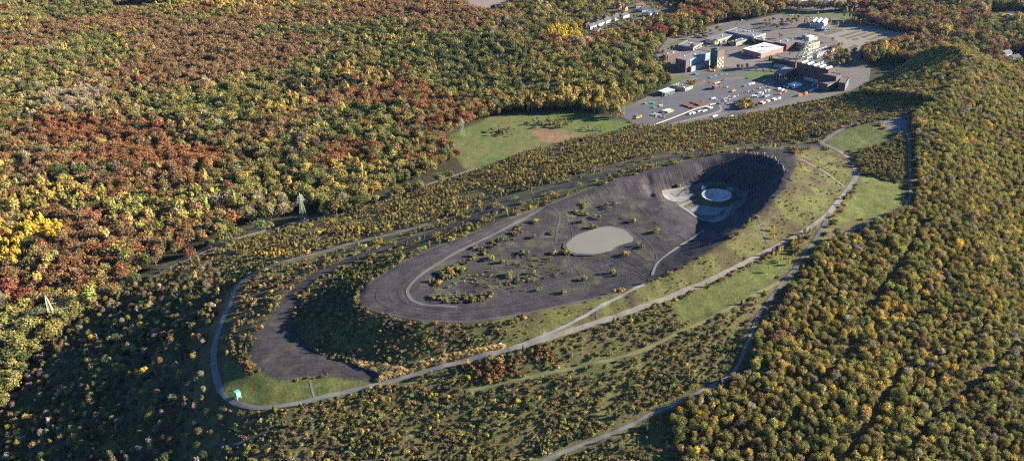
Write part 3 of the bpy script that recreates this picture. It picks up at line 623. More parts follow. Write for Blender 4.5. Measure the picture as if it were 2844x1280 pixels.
def forest():
    x, y = grid_pts(-1900, 1500, 480, 3100, 7.4)
    z = Zt(x, y); u, v, d = surv(x, y)
    k = (z < 5.5) & infr(u, v, d)
    for p in (MEADOW, SITE, GREEN1, TRUCKYARD, GREEN2, FIELD, FIELD2, CLEARING, HOLLOW, FARROAD): k &= ~inpoly(u, v, p)
    k &= polydist(x, y, [tuple(at(*p)[:2]) for p in TOE[14:]]) > 42
    hz = inpoly(u, v, HOUSES_); k &= ~(hz & (rng.random(len(x)) < .78))
    k &= roadfree(x, y, 3.5)
    x, y, u, v = x[k], y[k], u[k], v[k]; n = len(x)
    a = fnoise(x, y, 190, 21); b_ = fnoise(x, y, 80, 22); c = rng.random(n)
    score = {}
    B = lambda *q: blob(u, v, *q)
    score['rust'] = .42 * B(880, 400, 210, 55) + .40 * B(1050, 260, 170, 60) + .42 * B(210, 345, 130, 32) + .42 * B(440, 415, 170, 30) + .22 * B(700, 60, 400, 40) + (a - .5) * .75 + .11
    score['brown'] = .34 * B(600, 100, 480, 60) + .30 * B(560, 175, 160, 50) + .30 * B(760, 360, 230, 80) + .25 * B(1100, 60, 200, 40) + (a - .5) * .6 + .18
    score['orange'] = .16 * B(210, 345, 140, 35) + .20 * B(450, 415, 170, 30) + (b_ - .5) * .5 - .06
    score['olive'] = .31 + (.5 - a) * .6 + .15 * B(1350, 160, 300, 150)
    score['green'] = .21 + .34 * B(230, 440, 330, 34) + .22 * B(450, 690, 300, 60) + .2 * B(1350, 160, 300, 150) + .2 * B(80, 300, 90, 60) + (.5 - a) * .9
    score['dark'] = .12 + .40 * B(820, 230, 130, 50) + .30 * B(1180, 160, 200, 80) + .30 * B(250, 450, 330, 26) + .3 * B(250, 690, 250, 60) + .25 * B(560, 335, 90, 30) + (.45 - a) * .9 + (.5 - b_) * .5
    score['gold'] = .13 + .42 * B(900, 200, 70, 24) + .42 * B(720, 285, 60, 24) + .35 * B(1000, 118, 90, 14) + .38 * B(480, 25, 260, 18) + .30 * B(950, 460, 160, 50) + .35 * B(1450, 260, 160, 60) + .3 * B(120, 520, 140, 40) + (b_ - .5) * .55
    score['ygreen'] = .08 + .40 * B(360, 540, 330, 40) + .2 * B(1450, 260, 180, 70) + .15 * B(600, 40, 200, 20)
    score['tan'] = .06 + .50 * B(190, 270, 110, 34) + .30 * B(640, 535, 150, 40) + .3 * B(1260, 100, 60, 30) + (b_ - .5) * .4
    score['yellow'] = -.2 + 1.1 * B(125, 600, 58, 32) + 1.1 * B(25, 655, 55, 42) + 1.2 * B(1420, 105, 45, 14) + .9 * B(1400, 90, 25, 10) + .45 * B(730, 120, 12, 10) + .22 * B(120, 520, 140, 40)
    score['red'] = -.15 + .8 * B(1760, 50, 30, 14) + .75 * B(1660, 95, 70, 18) + .85 * B(50, 770, 32, 20) + .25 * B(1080, 250, 130, 40)
    score['mauve'] = .04 + (b_ - .5) * .4 + .25 * B(800, 380, 150, 60)
    ks = list(score); S_ = np.stack([score[q] for q in ks], 1) + rng.gumbel(size=(n, len(ks))) * .075
    ci = np.array([PN.index(q) for q in ks])[S_.argmax(1)]
    con = (ci == PN.index('dark')) & (rng.random(n) < .45)
    twg = np.isin(ci, [PN.index('tan'), PN.index('mauve')]) & (rng.random(n) < .75)
    tal = np.isin(ci, [PN.index('gold'), PN.index('ygreen'), PN.index('yellow')]) & (rng.random(n) < .6)
    rag = ~(con | twg | tal) & (rng.random(n) < .68); oth = ~(con | twg | tal | rag)
    big = (.95 + .5 * b_) * rng.uniform(.85, 1.2, n)
    T_ = 'in the autumn forest on the plain'
    for mk, kd in ((con, 'conifer'), (twg, 'twiggy'), (tal, 'tall'), (rag, 'ragged'), (oth, 'broad')):
        i0 = len(PLANTS['x']); add(x[mk], y[mk], {kd: 1}, .85, 1.35, ci[mk], T_)
        if len(PLANTS['x']) > i0: PLANTS['s'][-1] = PLANTS['s'][-1] * big[mk] * (1.1 if kd not in ('broad', 'ragged') else (.86 if kd == 'broad' else 1.08)) * np.where(inpoly(u[mk], v[mk], HOUSES_), .5, 1)
def heap_plants():
    # dense wood on the right-hand flank and behind the ridge
    x, y = grid_pts(-560, 900, 240, 1330, 3.8)
    z = Zt(x, y); u, v, d = surv(x, y)
    WOODR = [(2345,262),(2300,285),(2292,330),(2300,400),(2300,500),(2275,530),(2200,565),(2110,605),(2060,640),(1990,740),(1950,790),(1900,860),(1880,930),(1840,965),(1740,1010),(1690,1060),(1690,1120),(1740,1200),(1800,1400),(3000,1400),(3000,-100),(2380,60),(2200,140),(2180,205),(2160,240),(2230,245),(2300,255)]
    k = (z > 5) & infr(u, v, d) & inpoly(u, v, WOODR) & roadfree(x, y, .9)
    for rd in ([(2282,919),(2237,994),(2147,1119),(2100,1200)], [(2600,830),(2527,899),(2422,994),(2331,1079),(2270,1150)], [(2150,870),(2107,919),(2030,1000)], [(2330,560),(2260,680),(2170,790)]): k &= polydist(u, v, rd) > 10
    k &= ~inpoly(u, v, [(2385,225),(2420,215),(2440,222),(2420,232)])
    xx, yy, uu, vv = x[k], y[k], u[k], v[k]; n = len(xx); a = .6 * fnoise(xx, yy, 70, 31) + .4 * fnoise(xx, yy, 18, 32); q = rng.random(n)
    ks = {'olive': .38 + .25 * (a - .5), 'brown': .23 + .3 * (.5 - a), 'mauve': .04 + .25 * (.5 - a), 'tan': .16, 'gold': .24 + .45 * (a - .5) + .1 * blob(uu, vv, 2200, 850, 400, 250), 'green': .12, 'sage': .10, 'ygreen': .25 + .2 * (a - .45), 'dark': .06, 'grey': .12 + .1 * blob(uu, vv, 2450, 300, 300, 200),
          'yellow': .0 + .9 * (a - .5) + .3 * blob(uu, vv, 2020, 640, 120, 70) + .28 * blob(uu, vv, 1780, 1060, 80, 60) + .16 * blob(uu, vv, 2250, 800, 250, 200)}
    kn = list(ks); S_ = np.stack([ks[c] + 0 * a for c in kn], 1) + rng.gumbel(size=(n, len(kn))) * .075
    ci = np.array([PN.index(c) for c in kn])[S_.argmax(1)]
    hgt = .42 + .42 * a + .10 * blob(uu, vv, 2350, 200, 250, 150)
    for kd, mk in (('ragged', q < .50), ('tall', (q >= .50) & (q < .62)), ('twiggy', (q >= .62) & (q < .88)), ('broad', (q >= .88) & (q < .93)), ('thicket', q >= .93)):
        add(xx[mk], yy[mk], {kd: 1}, .8, 1.2, ci[mk], 'in the dense wood on the sunlit flank')
        PLANTS['s'][-1] = PLANTS['s'][-1] * hgt[mk] * (1.6 if kd == 'thicket' else (.72 if kd in ('broad', 'tall') else 1.0))
    # shaded flank with terraces (lower left)
    FL = [(-200,1400),(-200,1120),(0,1015),(70,905),(140,835),(205,795),(300,748),(400,700),(500,652),(560,700),(556,735),(545,790),(530,850),(524,930),(536,985),(560,1015),(600,1035),(640,1050),(560,1080),(520,1120),(500,1400)]
    x, y = grid_pts(-760, 0, 240, 900, 5.2)
    z = Zt(x, y); u, v, d = surv(x, y)
    k = (z > 1) & infr(u, v, d) & inpoly(u, v, FL) & roadfree(x, y, .9)
    terr = fnoise(x, y, 70, 35); k &= rng.random(len(x)) < np.clip(.35 + 1.1 * (terr - .3) + .35 * blob(u, v, 150, 950, 200, 250), .12, .95)
    xx, yy = x[k], y[k]; n = len(xx); q = rng.random(n)
    ci = pick(dict(olive=.25, brown=.2, mauve=.12, grey=.12, green=.12, gold=.08, tan=.08, dark=.1, yellow=.03, orange=.03, sage=.08), n)
    for kd, mk in (('ragged', q < .4), ('broad', (q >= .4) & (q < .5)), ('twiggy', (q >= .5) & (q < .68)), ('tall', (q >= .68) & (q < .76)), ('thicket', q >= .76)):
        add(xx[mk], yy[mk], {kd: 1}, .36, .74, ci[mk], 'on the shaded flank of the heap')
        if kd == 'thicket': PLANTS['s'][-1] = PLANTS['s'][-1] * 1.9
    x, y = grid_pts(-760, 0, 240, 900, 2.6, .5); z = Zt(x, y); u, v, d = surv(x, y)
    k = (z > 1) & infr(u, v, d) & inpoly(u, v, FL) & roadfree(x, y, .6) & (rng.random(len(x)) < np.clip(.05 + .7 * (fnoise(x, y, 22, 36) - .4), .02, .4))
    add(x[k], y[k], dict(thicket=.75, heather=.25), .35, 1.0, dict(olive=.35, brown=.3, mauve=.15, green=.12, gold=.08), 'on the shaded flank of the heap')
    # scrub everywhere else on the heap
    x, y = grid_pts(-520, 620, 230, 1150, 2.0, .5)
    z = Zt(x, y); u, v, d = surv(x, y); nz = fnoise(x, y, 34, 41); nz2 = fnoise(x, y, 13, 42)
    k = ((z > .3) | ((u > 1250) & (u < 2300) & (v < 400) & (polydist(x, y, [tuple(at(*p)[:2]) for p in TOE[14:]]) < 25))) & infr(u, v, d) & ~inpoly(u, v, WOODR) & ~inpoly(u, v, SITE) & ~inpoly(u, v, MEADOW) & ~inpoly(u, v, FL) & ~inpoly(u, v, RIMP) & ~inpoly(u, v, APRON)
    k &= roadfree(x, y, .5) & (polydist(x, y, t2w) > 6.2)
    x, y, z, u, v, d, nz, nz2 = (q[k] for q in (x, y, z, u, v, d, nz, nz2)); n = len(x)
    near = inpoly(u, v, NEARG)
    lawn = np.zeros(n, bool)
    for p in (LAWN1, LAWN2, APRONG, [(1690,760),(1800,715),(1900,668),(1985,625),(2005,660),(1930,715),(1850,757),(1760,795),(1720,815)], [(2205,303),(2260,300),(2283,303),(2280,335),(2262,335),(2230,328)], [(1690,860),(1740,805),(1850,757),(1960,700),(1960,712),(1811,790),(1700,845)]): lawn |= inpoly(u, v, p)
    reed = inpoly(u, v, REED[0]) | inpoly(u, v, REED[1])
    westb = inpoly(u, v, [(590,760),(610,720),(700,690),(800,655),(900,640),(900,652),(800,700),(740,745),(690,790),(640,850),(610,900),(580,940),(548,950),(552,870),(570,810)])
    nose = inpoly(u, v, [(905,765),(860,730),(770,750),(745,800),(760,850),(830,890),(960,905),(1100,890),(1250,870),(1330,790),(1150,812),(990,795)])
    rnd = rng.random(n)
    # density per candidate
    dens = np.clip(.16 + .75 * (nz - .42) + .35 * (nz2 - .5), .03, .8)
    far = (v < 640) & (u < 2100) & ~near
    dT = polydist(x, y, t2w); dens = np.where(far, np.clip(.17 + .9 * (nz - .42), .04, .7) * np.clip(dT / 45, .3, 1), dens)
    below = (v > 640) & ~near & (u > 560)
    dens = np.where(below, np.clip(.5 + 1.0 * (nz - .42) + .6 * (nz2 - .5), .1, .9), dens)
    dens = np.where(near, np.clip(.13 + .5 * (nz2 - .45), .03, .5), dens)
    dens = np.where(nose, np.clip(.5 + .8 * (nz2 - .5), .12, .85), dens)
    dens = np.where(westb, np.clip(.2 + .6 * (nz2 - .45), .05, .5), dens)
    dens = np.where(lawn, .004, dens); dens = np.where(reed, .0, dens)
    s = inpoly(u, v, [(2160,385),(2200,372),(2240,360),(2280,345),(2284,460),(2240,450),(2170,440),(2150,425)]); dens = np.where(s, .6, dens)
    k = rnd < dens
    x, y, z, u, v, near, nose, westb, far, below, lawn, s, nz, dT = (q[k] for q in (x, y, z, u, v, near, nose, westb, far, below, lawn, s, nz, dT)); n = len(x); q = rng.random(n)
    done = np.zeros(n, bool)
    def put(mask, kinds, a, b_, colr, txt):
        mk = mask & ~done; done[mk] = True; add(x[mk], y[mk], kinds, a, b_, colr, txt)
    put(nose, dict(shrub=.2, heather=.2, thicket=.6), .4, .95, dict(olive=.34, brown=.28, mauve=.2, green=.1, gold=.05, orange=.03), 'on the shaded nose below the shale plateau')
    put(near | lawn, dict(shrub=.2, heather=.4, thicket=.4), .22, .55, dict(olive=.4, brown=.25, green=.15, gold=.1, sage=.1), 'on the grass slope below the crater rim')
    put(s, dict(ragged=.8, tall=.2), .26, .42, dict(olive=.5, brown=.25, green=.15, sage=.1), 'in the copse between the two lawns')
    put(westb & (q < .5), dict(sapling=.4, shrub=.6), .7, 1.5, dict(olive=.4, brown=.25, orange=.05, gold=.1, mauve=.2), 'on the bank between the terraces')
    put(westb, dict(thicket=.6, heather=.4), .4, 1.0, dict(olive=.4, brown=.3, mauve=.3), 'on the bank between the terraces')
    put(far & (q < .24) & (dT > 22), dict(ragged=.45, tall=.3, twiggy=.25), .22, .44, dict(olive=.38, brown=.2, gold=.1, yellow=.05, ygreen=.08, mauve=.12, dark=.06, green=.1), 'on the far slope between heap and forest')
    put(far, dict(shrub=.25, thicket=.5, sapling=.25), .6, 1.5, dict(olive=.42, brown=.25, gold=.06, mauve=.14, ygreen=.05, green=.1), 'on the far slope between heap and forest')
    put(below & (q < .05), dict(ragged=.6, tall=.25, twiggy=.15), .22, .42, dict(olive=.35, green=.14, ygreen=.12, gold=.14, brown=.14, yellow=.07, sage=.1), 'in the scrub below the gravel path')
    put(below & (q < .062), dict(conifer=1), .35, .6, dict(dark=1), 'standing alone in the near scrub')
    put(below, dict(shrub=.16, sapling=.06, heather=.18, thicket=.6), .3, 1.0, dict(olive=.40, green=.14, brown=.18, sage=.1, mauve=.1, gold=.05, ygreen=.05), 'in the scrub below the gravel path')
    put(~done, dict(thicket=.6, shrub=.1, sapling=.15, heather=.15), .5, 1.3, dict(olive=.4, green=.12, brown=.22, gold=.1, mauve=.1), 'on the upper slopes of the heap')
def crater_shrubs():
    pts = [(1465,558),(1470,540),(1495,572),(1500,548),(1522,520),(1470,520),(1445,535),(1540,515),(1422,638),(1430,640),(1313,575),(1300,578),(1275,690),(1282,695),(1345,690),(1330,700),(1302,712),(1215,642),(1228,650),(1240,620),(1262,605),(1195,625),(1385,590),(1340,600),(1310,640),(1240,740),(1180,755),(1330,640),(1260,660),(1465,705),(1420,735),(1355,728),(1395,640),(1550,690),(1345,560),(1290,588),(1570,640),(1600,560),(1650,585),(1610,620),(1705,470)]
    for u, v in pts:
        p = ground(u, v); m_ = rng.integers(2, 4)
        add(p[0] + rng.normal(0, 1.6, m_), p[1] + rng.normal(0, 1.6, m_), dict(shrub=1), .9, 1.7, dict(sage=.45, olive=.35, ygreen=.12, gold=.08), 'on the black shale plateau')
    for poly, n, a, b_ in (([(1070,710),(1100,685),(1140,672),(1175,675),(1170,690),(1120,705),(1085,728)], 50, .9, 1.7), ([(1075,745),(1140,740),(1210,740),(1250,745),(1200,760),(1110,765)], 80, .5, 1.1), ([(1085,700),(1170,650),(1240,610),(1330,565),(1345,575),(1250,625),(1160,672)], 70, .6, 1.4), ([(1060,735),(1120,710),(1300,640),(1380,640),(1430,690),(1350,730),(1200,745)], 150, .25, .8), ([(1440,660),(1560,650),(1600,560),(1560,500),(1450,510),(1400,560),(1420,640)], 110, .2, .55), ([(1650,500),(1700,500),(1720,640),(1600,690)], 14, .2, .5)):
        us = rng.uniform(min(p[0] for p in poly), max(p[0] for p in poly), n * 4); vs = rng.uniform(min(p[1] for p in poly), max(p[1] for p in poly), n * 4)
        k = np.where(inpoly(us, vs, poly))[0][:n]
        k = [i for i in k if not inpoly([us[i]], [vs[i]], [(1415,615),(1470,575),(1530,562),(1600,590),(1590,615),(1510,645),(1430,640)])[0]]
        G = np.array([ground(us[i], vs[i])[:2] for i in k])
        add(G[:, 0], G[:, 1], dict(shrub=.8, heather=.2), a, b_, dict(olive=.4, sage=.25, brown=.1, gold=.1, orange=.06, green=.1), 'on the black shale plateau')
    # rusty thicket, yellow and orange standouts
    for u, v, n, ru, rv, colr, kd, a, b_ in ((1240,935,60,38,22,dict(rust=.9, orange=.1),'shrub',.9,1.4), (1240,962,16,25,7,dict(yellow=.7, orange=.3),'shrub',.9,1.4), (1365,890,34,28,16,dict(rust=.7, brown=.3),'shrub',.8,1.3), (1300,912,20,18,14,dict(rust=.5, brown=.5),'shrub',.7,1.2), (560,760,30,14,40,dict(orange=.4, rust=.6),'shrub',.7,1.2), (655,722,4,8,3,dict(yellow=1),'shrub',.9,1.3), (765,745,16,18,10,dict(gold=.8, orange=.2),'heather',.8,1.2), (742,800,14,5,16,dict(orange=.5, gold=.5),'shrub',.5,.9), (1100,1000,5,40,6,dict(yellow=1),'shrub',.8,1.2), (620,930,22,14,14,dict(brown=.5, orange=.2, rust=.3),'shrub',.7,1.1), (480,770,8,10,12,dict(orange=.6, yellow=.4),'broad',.3,.45), (900,585,26,60,10,dict(orange=.3, gold=.4, yellow=.3),'sapling',.9,1.5), (700,640,30,70,12,dict(orange=.35, gold=.4, yellow=.25),'sapling',.9,1.5), (1780,1050,40,50,30,dict(yellow=.85, gold=.15),'broad',.28,.45), (2000,640,44,70,40,dict(yellow=.75, gold=.25),'tall',.28,.42)):
        us = u + rng.normal(0, .55, n) * ru; vs = v + rng.normal(0, .55, n) * rv
        G = np.array([ground(a_, b2)[:2] for a_, b2 in zip(us, vs)]); k = roadfree(G[:, 0], G[:, 1], .8); G = G[k]
        add(G[:, 0], G[:, 1], {kd: 1}, a, b_, colr, 'in a bright autumn clump on the heap')
    # reed grass
    for poly, n in ((REED[0], 330), (REED[1], 210)):
        us = rng.uniform(min(p[0] for p in poly), max(p[0] for p in poly), n * 3); vs = rng.uniform(min(p[1] for p in poly), max(p[1] for p in poly), n * 3)
        k = np.where(inpoly(us, vs, poly))[0][:n]; G = np.array([ground(us[i], vs[i])[:2] for i in k]); G = G[roadfree(G[:, 0], G[:, 1], .8)]
        add(G[:, 0], G[:, 1], dict(heather=1), .7, 1.25, dict(reed=1) if 'reed' in PAL else dict(gold=.6, orange=.4), 'among the golden reeds by the ridge road')
    # lone conifers with long shadows, islands of the meadow, trees of the works
    for u, v, s_ in ((1625,1085,.62),(1425,1110,.5),(1360,1140,.55),(1300,1000,.35),(1810,960,.5),(610,800,.3),(820,850,.35)):
        p = ground(u, v); add(np.array([p[0]]), np.array([p[1]]), dict(conifer=1), s_, s_ * 1.05, dict(dark=1), 'standing alone in the near scrub')
    for u, v, n, ru, rv, colr, a, b_ in ((1260,333,26,26,10,dict(brown=.4, mauve=.4, olive=.2),.3,.5), (1390,315,34,50,12,dict(olive=.5, sage=.3, brown=.2),.35,.6), (1500,328,16,40,6,dict(tan=.5, grey=.3, olive=.2),.2,.4)):
        us = u + rng.normal(0, .5, n) * ru; vs = v + rng.normal(0, .5, n) * rv; G = np.array([at(a_, b2, 0)[:2] for a_, b2 in zip(us, vs)])
        add(G[:, 0], G[:, 1], dict(broad=1), a, b_, colr, 'in a thicket on the meadow')
forest(); heap_plants(); crater_shrubs()

# ------------------------------------------------------------------ builders shared by the things
CUBES = {}
def cube_mesh(m_):
    if m_.name not in CUBES:
        v = [(x, y, z) for x in (-.5, .5) for y in (-.5, .5) for z in (-.5, .5)]
        CUBES[m_.name] = mesh('block', v, [(0,1,3,2),(4,6,7,5),(0,4,5,1),(2,3,7,6),(0,2,6,4),(1,5,7,3)], [m_])
    return CUBES[m_.name]
def pbox(parent, name, m_, x0, x1, y0, y1, z0, z1):
    return obj(name, cube_mesh(m_), parent, ((x0 + x1) / 2, (y0 + y1) / 2, (z0 + z1) / 2), 0, (abs(x1 - x0), abs(y1 - y0), abs(z1 - z0)))
def sub(parent, o):
    """make o (already a sibling in the thing's frame) a sub-part of parent, keeping its place"""
    o.parent = parent; pm = Matrix.LocRotScale(parent.location, parent.rotation_euler, parent.scale)
    o.matrix_parent_inverse = pm.inverted(); return o
def tubes(name, parent, m_, segs, n=5):
    vs = []; fs = []; c = 0
    for p, q, r0, r1 in segs:
        V_, F_ = tube(p, q, r0, r1, n); vs.append(V_); fs += [tuple(i + c for i in f) for f in F_] + [tuple(c + i for i in range(n))[::-1], tuple(c + n + i for i in range(n))]; c += len(V_)
    return obj(name, mesh(name, np.vstack(vs), fs, [m_], False), parent)
def prism(name, parent, m_, poly, z0, z1):
    n = len(poly); vs = [(p[0], p[1], z0) for p in poly] + [(p[0], p[1], z1) for p in poly]
    return obj(name, mesh(name, vs, [tuple(range(n))[::-1], tuple(range(n, 2 * n))] + [(i, (i + 1) % n, n + (i + 1) % n, n + i) for i in range(n)], [m_]), parent)
def gable(name, parent, m_, x0, x1, y0, y1, z0, z1, over=.4, along='x'):
    """pitched roof with thickness; ridge along x or y"""
    if along == 'x':
        ym = (y0 + y1) / 2; pr = [(y0 - over, z0 - .15), (ym, z1), (y1 + over, z0 - .15), (y1 + over, z0 - .5), (ym, z1 - .4), (y0 - over, z0 - .5)]
        vs = [(x0 - over, a, b_) for a, b_ in pr] + [(x1 + over, a, b_) for a, b_ in pr]
    else:
        xm = (x0 + x1) / 2; pr = [(x0 - over, z0 - .15), (xm, z1), (x1 + over, z0 - .15), (x1 + over, z0 - .5), (xm, z1 - .4), (x0 - over, z0 - .5)]
        vs = [(a, y0 - over, b_) for a, b_ in pr] + [(a, y1 + over, b_) for a, b_ in pr]
    fs = [(0, 1, 7, 6), (1, 2, 8, 7), (2, 3, 9, 8), (3, 4, 10, 9), (4, 5, 11, 10), (5, 0, 6, 11), (0, 5, 4, 1), (1, 4, 3, 2), (6, 7, 10, 11), (7, 8, 9, 10)]
    return obj(name, mesh(name, vs, fs, [m_]), parent)
def gwall(name, parent, m_, x0, x1, y0, y1, h, hr, along='x'):
    """wall block with gable ends"""
    if along == 'x':
        ym = (y0 + y1) / 2; pr = [(y0, 0), (y1, 0), (y1, h), (ym, hr), (y0, h)]; vs = [(x0, a, b_) for a, b_ in pr] + [(x1, a, b_) for a, b_ in pr]
    else:
        xm = (x0 + x1) / 2; pr = [(x0, 0), (x1, 0), (x1, h), (xm, hr), (x0, h)]; vs = [(a, y0, b_) for a, b_ in pr] + [(a, y1, b_) for a, b_ in pr]
    fs = [(0, 4, 3, 2, 1), (5, 6, 7, 8, 9)] + [(i, (i + 1) % 5, 5 + (i + 1) % 5, 5 + i) for i in range(5)]
    return obj(name, mesh(name, vs, fs, [m_]), parent)
def copy_tree(o, parent=None):
    c = o.copy(); col.objects.link(c)
    if parent is not None: c.parent = parent
    for ch in o.children: copy_tree(ch, c)
    return c
def frame3(F, Rr, L, h, base=0.0):
    """rectangle from three roof corners seen in the photograph -> origin, heading, length, depth"""
    f = at_s(*F, h)[:2]; r = at_s(*Rr, h)[:2]; l = at_s(*L, h)[:2]
    e1 = r - f; a = np.hypot(*e1); e1 /= a; e2 = np.array([-e1[1], e1[0]]); b_ = max(3.0, float((l - f) @ e2))
    return (f[0], f[1], base), math.atan2(e1[1], e1[0]), a, b_
white = mat('white_paint', (.50, .50, .495), .6, .06, .5); cream = mat('cream_paint', (.42, .39, .27), .6, .1, .4); brick = mat('red_brick', (.15, .088, .072), .9, .16, .8)
maroon = mat('maroon_brick', (.12, .064, .06), .9, .14, .6); roofg = mat('grey_roofing', (.15, .148, .152), .85, .2, .25); roofd = mat('dark_roofing', (.11, .108, .112), .85, .2, .3)
bluep = mat('pale_blue_sheet', (.19, .29, .35), .5, .1, .3); greenp = mat('green_sheet', (.025, .13, .08), .5, .1, .3); glass = mat('dark_glass', (.03, .035, .045), .15, .05, 1, 0, .6)
steelc = mat('pale_green_steel', (.36, .39, .26), .5, .1, .5); steel = mat('galvanised_steel', (.42, .44, .42), .5, .1, 1.); concm = mat('concrete', (.33, .32, .30), .85, .14, .5)
tim = mat('weathered_timber', (.14, .10, .075), .9, .25, 2.); rubber = mat('rubber', (.025, .025, .025), .9, .1, 1.)
grassm = mat('mown_grass', (.075, .098, .028), .95, .22, .25); grassd = mat('rough_grass', (.085, .088, .033), .95, .22, .2); tarmac = mat('tarmac', (.088, .084, .09), .9, .16, .12)
hardst = mat('pale_hardstanding', (.118, .104, .092), .9, .2, .09)

# ------------------------------------------------------------------ arena in the crater
ac_ = at_s(1700 + .2934 * 990, 380 + .2934 * 548, 94.0); az_ = float(Zt(ac_[0], ac_[1]))
ar = empty('amphitheatre', (ac_[0], ac_[1], az_)); tag(ar, 'round pale concrete amphitheatre with stepped rings in the black crater', 'amphitheatre')
def ring_mesh(r0, r1, zb, zt, n=64, a0=0.0, a1=2 * math.pi):
    full = a1 - a0 > 6.28; m_ = n if full else n + 1; vs = []
    for k in range(m_):
        a = a0 + (a1 - a0) * k / n; c, s = math.cos(a), math.sin(a); vs += [(r0 * c, r0 * s, zb), (r1 * c, r1 * s, zb), (r1 * c, r1 * s, zt), (r0 * c, r0 * s, zt)]
    fs = []
    for k in range(n):
        i = 4 * k; j = 4 * ((k + 1) % m_)
        for q in range(4): fs.append((i + q, j + q, j + (q + 1) % 4, i + (q + 1) % 4))
    if not full: fs += [(0, 3, 2, 1), tuple(4 * n + q for q in range(4))]
    return vs, fs
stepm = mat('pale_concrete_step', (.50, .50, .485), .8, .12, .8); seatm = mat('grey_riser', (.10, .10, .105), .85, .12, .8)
for k in range(6):
    v_, f_ = ring_mesh(4.6 + k * 1.307, 4.6 + (k + 1) * 1.307 - .55, -.8, .35 + k * .56); obj('step', mesh('step', v_, f_, [stepm]), ar)
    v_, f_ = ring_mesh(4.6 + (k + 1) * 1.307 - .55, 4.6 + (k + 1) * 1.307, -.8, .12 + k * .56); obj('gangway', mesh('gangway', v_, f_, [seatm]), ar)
prism('stage', ar, mat('stage_floor', (.40, .40, .39), .8, .1, .6), [(4.5 * math.cos(a), 4.5 * math.sin(a)) for a in np.linspace(0, 6.283, 40)[:-1]], -.5, .25)
v_, f_ = ring_mesh(12.44, 12.9, -.8, 3.75); obj('rim_wall', mesh('rim_wall', v_, f_, [stepm]), ar)
vs = []; n = 56
for k in range(n):
    a = 2 * math.pi * k / n; c, s = math.cos(a), math.sin(a); rr = 18.5 + 1.2 * math.sin(a * 3)
    vs += [(12.9 * c, 12.9 * s, 3.5), (rr * c, rr * s, float(Zt(ac_[0] + rr * c, ac_[1] + rr * s)) - az_ - .3)]
obj('embankment', mesh('embankment', vs, [(2 * k, 2 * k + 1, 2 * ((k + 1) % n) + 1, 2 * ((k + 1) % n)) for k in range(n)], [mat('dark_turf', (.075, .08, .035), .95, .25, .8)], True), ar)
for (x, y), lab, rz in (((872, 482), 'white concrete stair block on the sunlit side of the arena', 1.15), ((1112, 494), 'pale concrete stair block in the shade beside the arena', .3)):
    p = at_s(1700 + .2934 * x, 380 + .2934 * y, az_ + 3.); e = empty('stair_block', (p[0], p[1], az_ - .2), rz); tag(e, lab, 'stairs')
    for k in range(6): pbox(e, 'tread', white, -3 + k, -2 + k, -1.5, 1.5, -.5, 1.2 + .38 * k)
    for s_ in (-1, 1): pbox(e, 'side_wall', concm, -3.1, 3.1, s_ * 1.5 - (.2 if s_ < 0 else 0), s_ * 1.5 + (.2 if s_ > 0 else 0), -.5, 3.9)
# ------------------------------------------------------------------ painted sleepers along the crest
tot = np.array([ground(*Z6(*p)) for p in ((1085,158),(1215,156),(1300,160),(1390,170),(1465,186),(1520,208),(1560,232),(1590,262),(1615,300),(1632,340))])
TC = [(.62, .60, .55), (.55, .12, .07), (.60, .42, .05), (.12, .10, .08), (.10, .20, .40), (.40, .38, .34), (.50, .25, .08)]
TCN = ['white', 'red', 'yellow', 'dark', 'blue', 'grey', 'orange']
tl_ = np.r_[0, np.cumsum(np.hypot(*np.diff(tot[:, :2], axis=0).T))]
for k in range(84):
    s_ = (k + rng.uniform(-.3, .3)) / 84 * tl_[-1]; x = np.interp(s_, tl_, tot[:, 0]); y = np.interp(s_, tl_, tot[:, 1]); x += rng.normal(0, .9); y += rng.normal(0, .9)
    h = rng.uniform(1.5, 3.1); ci = int(rng.integers(0, 7)); e = empty('totem', (x, y, float(Zt(x, y))), rng.uniform(0, 3)); e.rotation_euler.x = rng.normal(0, .05)
    where = ['at the sunlit end of the crest row', 'in the middle of the crest row', 'where the crest row bends', 'at the shaded end of the crest row'][min(3, k // 21)]
    tag(e, 'timber sleeper post painted %s %s' % (TCN[ci], where), 'totem', 'painted timber posts along the crater crest')
    pbox(e, 'shaft', tim, -.17, .17, -.13, .13, -.4, h)
    pbox(e, 'painted_band', mat('totem_' + TCN[ci], TC[ci], .7, .1, 1.), -.19, .19, -.15, .15, h * .35, h * rng.uniform(.75, .97))
# ------------------------------------------------------------------ green box tower on the ridge road
gz_ = float(ground_s(661, 1104)[2])
o_, rz_, a_, b_ = frame3((590 + .0863 * 750, 1050 + .0863 * 465), (590 + .0863 * 858, 1050 + .0863 * 411), (590 + .0863 * 690, 1050 + .0863 * 434), gz_ + 6.0, gz_)
gb = empty('lookout_box', (o_[0], o_[1], float(Zt(o_[0], o_[1]))), rz_); tag(gb, 'bright green box tower on legs at the bend of the ridge road', 'tower')
gbm = mat('bright_green_paint', (.02, .42, .22), .4, .06, .6); a_ = min(max(a_, 3.), 4.2); b_ = min(max(b_, 2.), 3.)
pbox(gb, 'body', gbm, 0, a_, 0, b_, 1.5, 5.8); pbox(gb, 'roof', mat('mint_paint', (.06, .55, .33), .4, .05, .6), -.12, a_ + .12, -.12, b_ + .12, 5.8, 6.0)
fp = pbox(gb, 'face_panel', white, .12, a_ - .12, -.09, -.001, 2.6, 5.6)
for q in range(5): sub(fp, pbox(gb, 'printed_mark', mat('mint_paint', (.06, .55, .33)), .3 + (q % 3) * a_ * .28, .3 + (q % 3) * a_ * .28 + a_ * .18, -.13, -.095, 2.75 + .5 * (q // 3), 3.1 + .5 * (q // 3)))
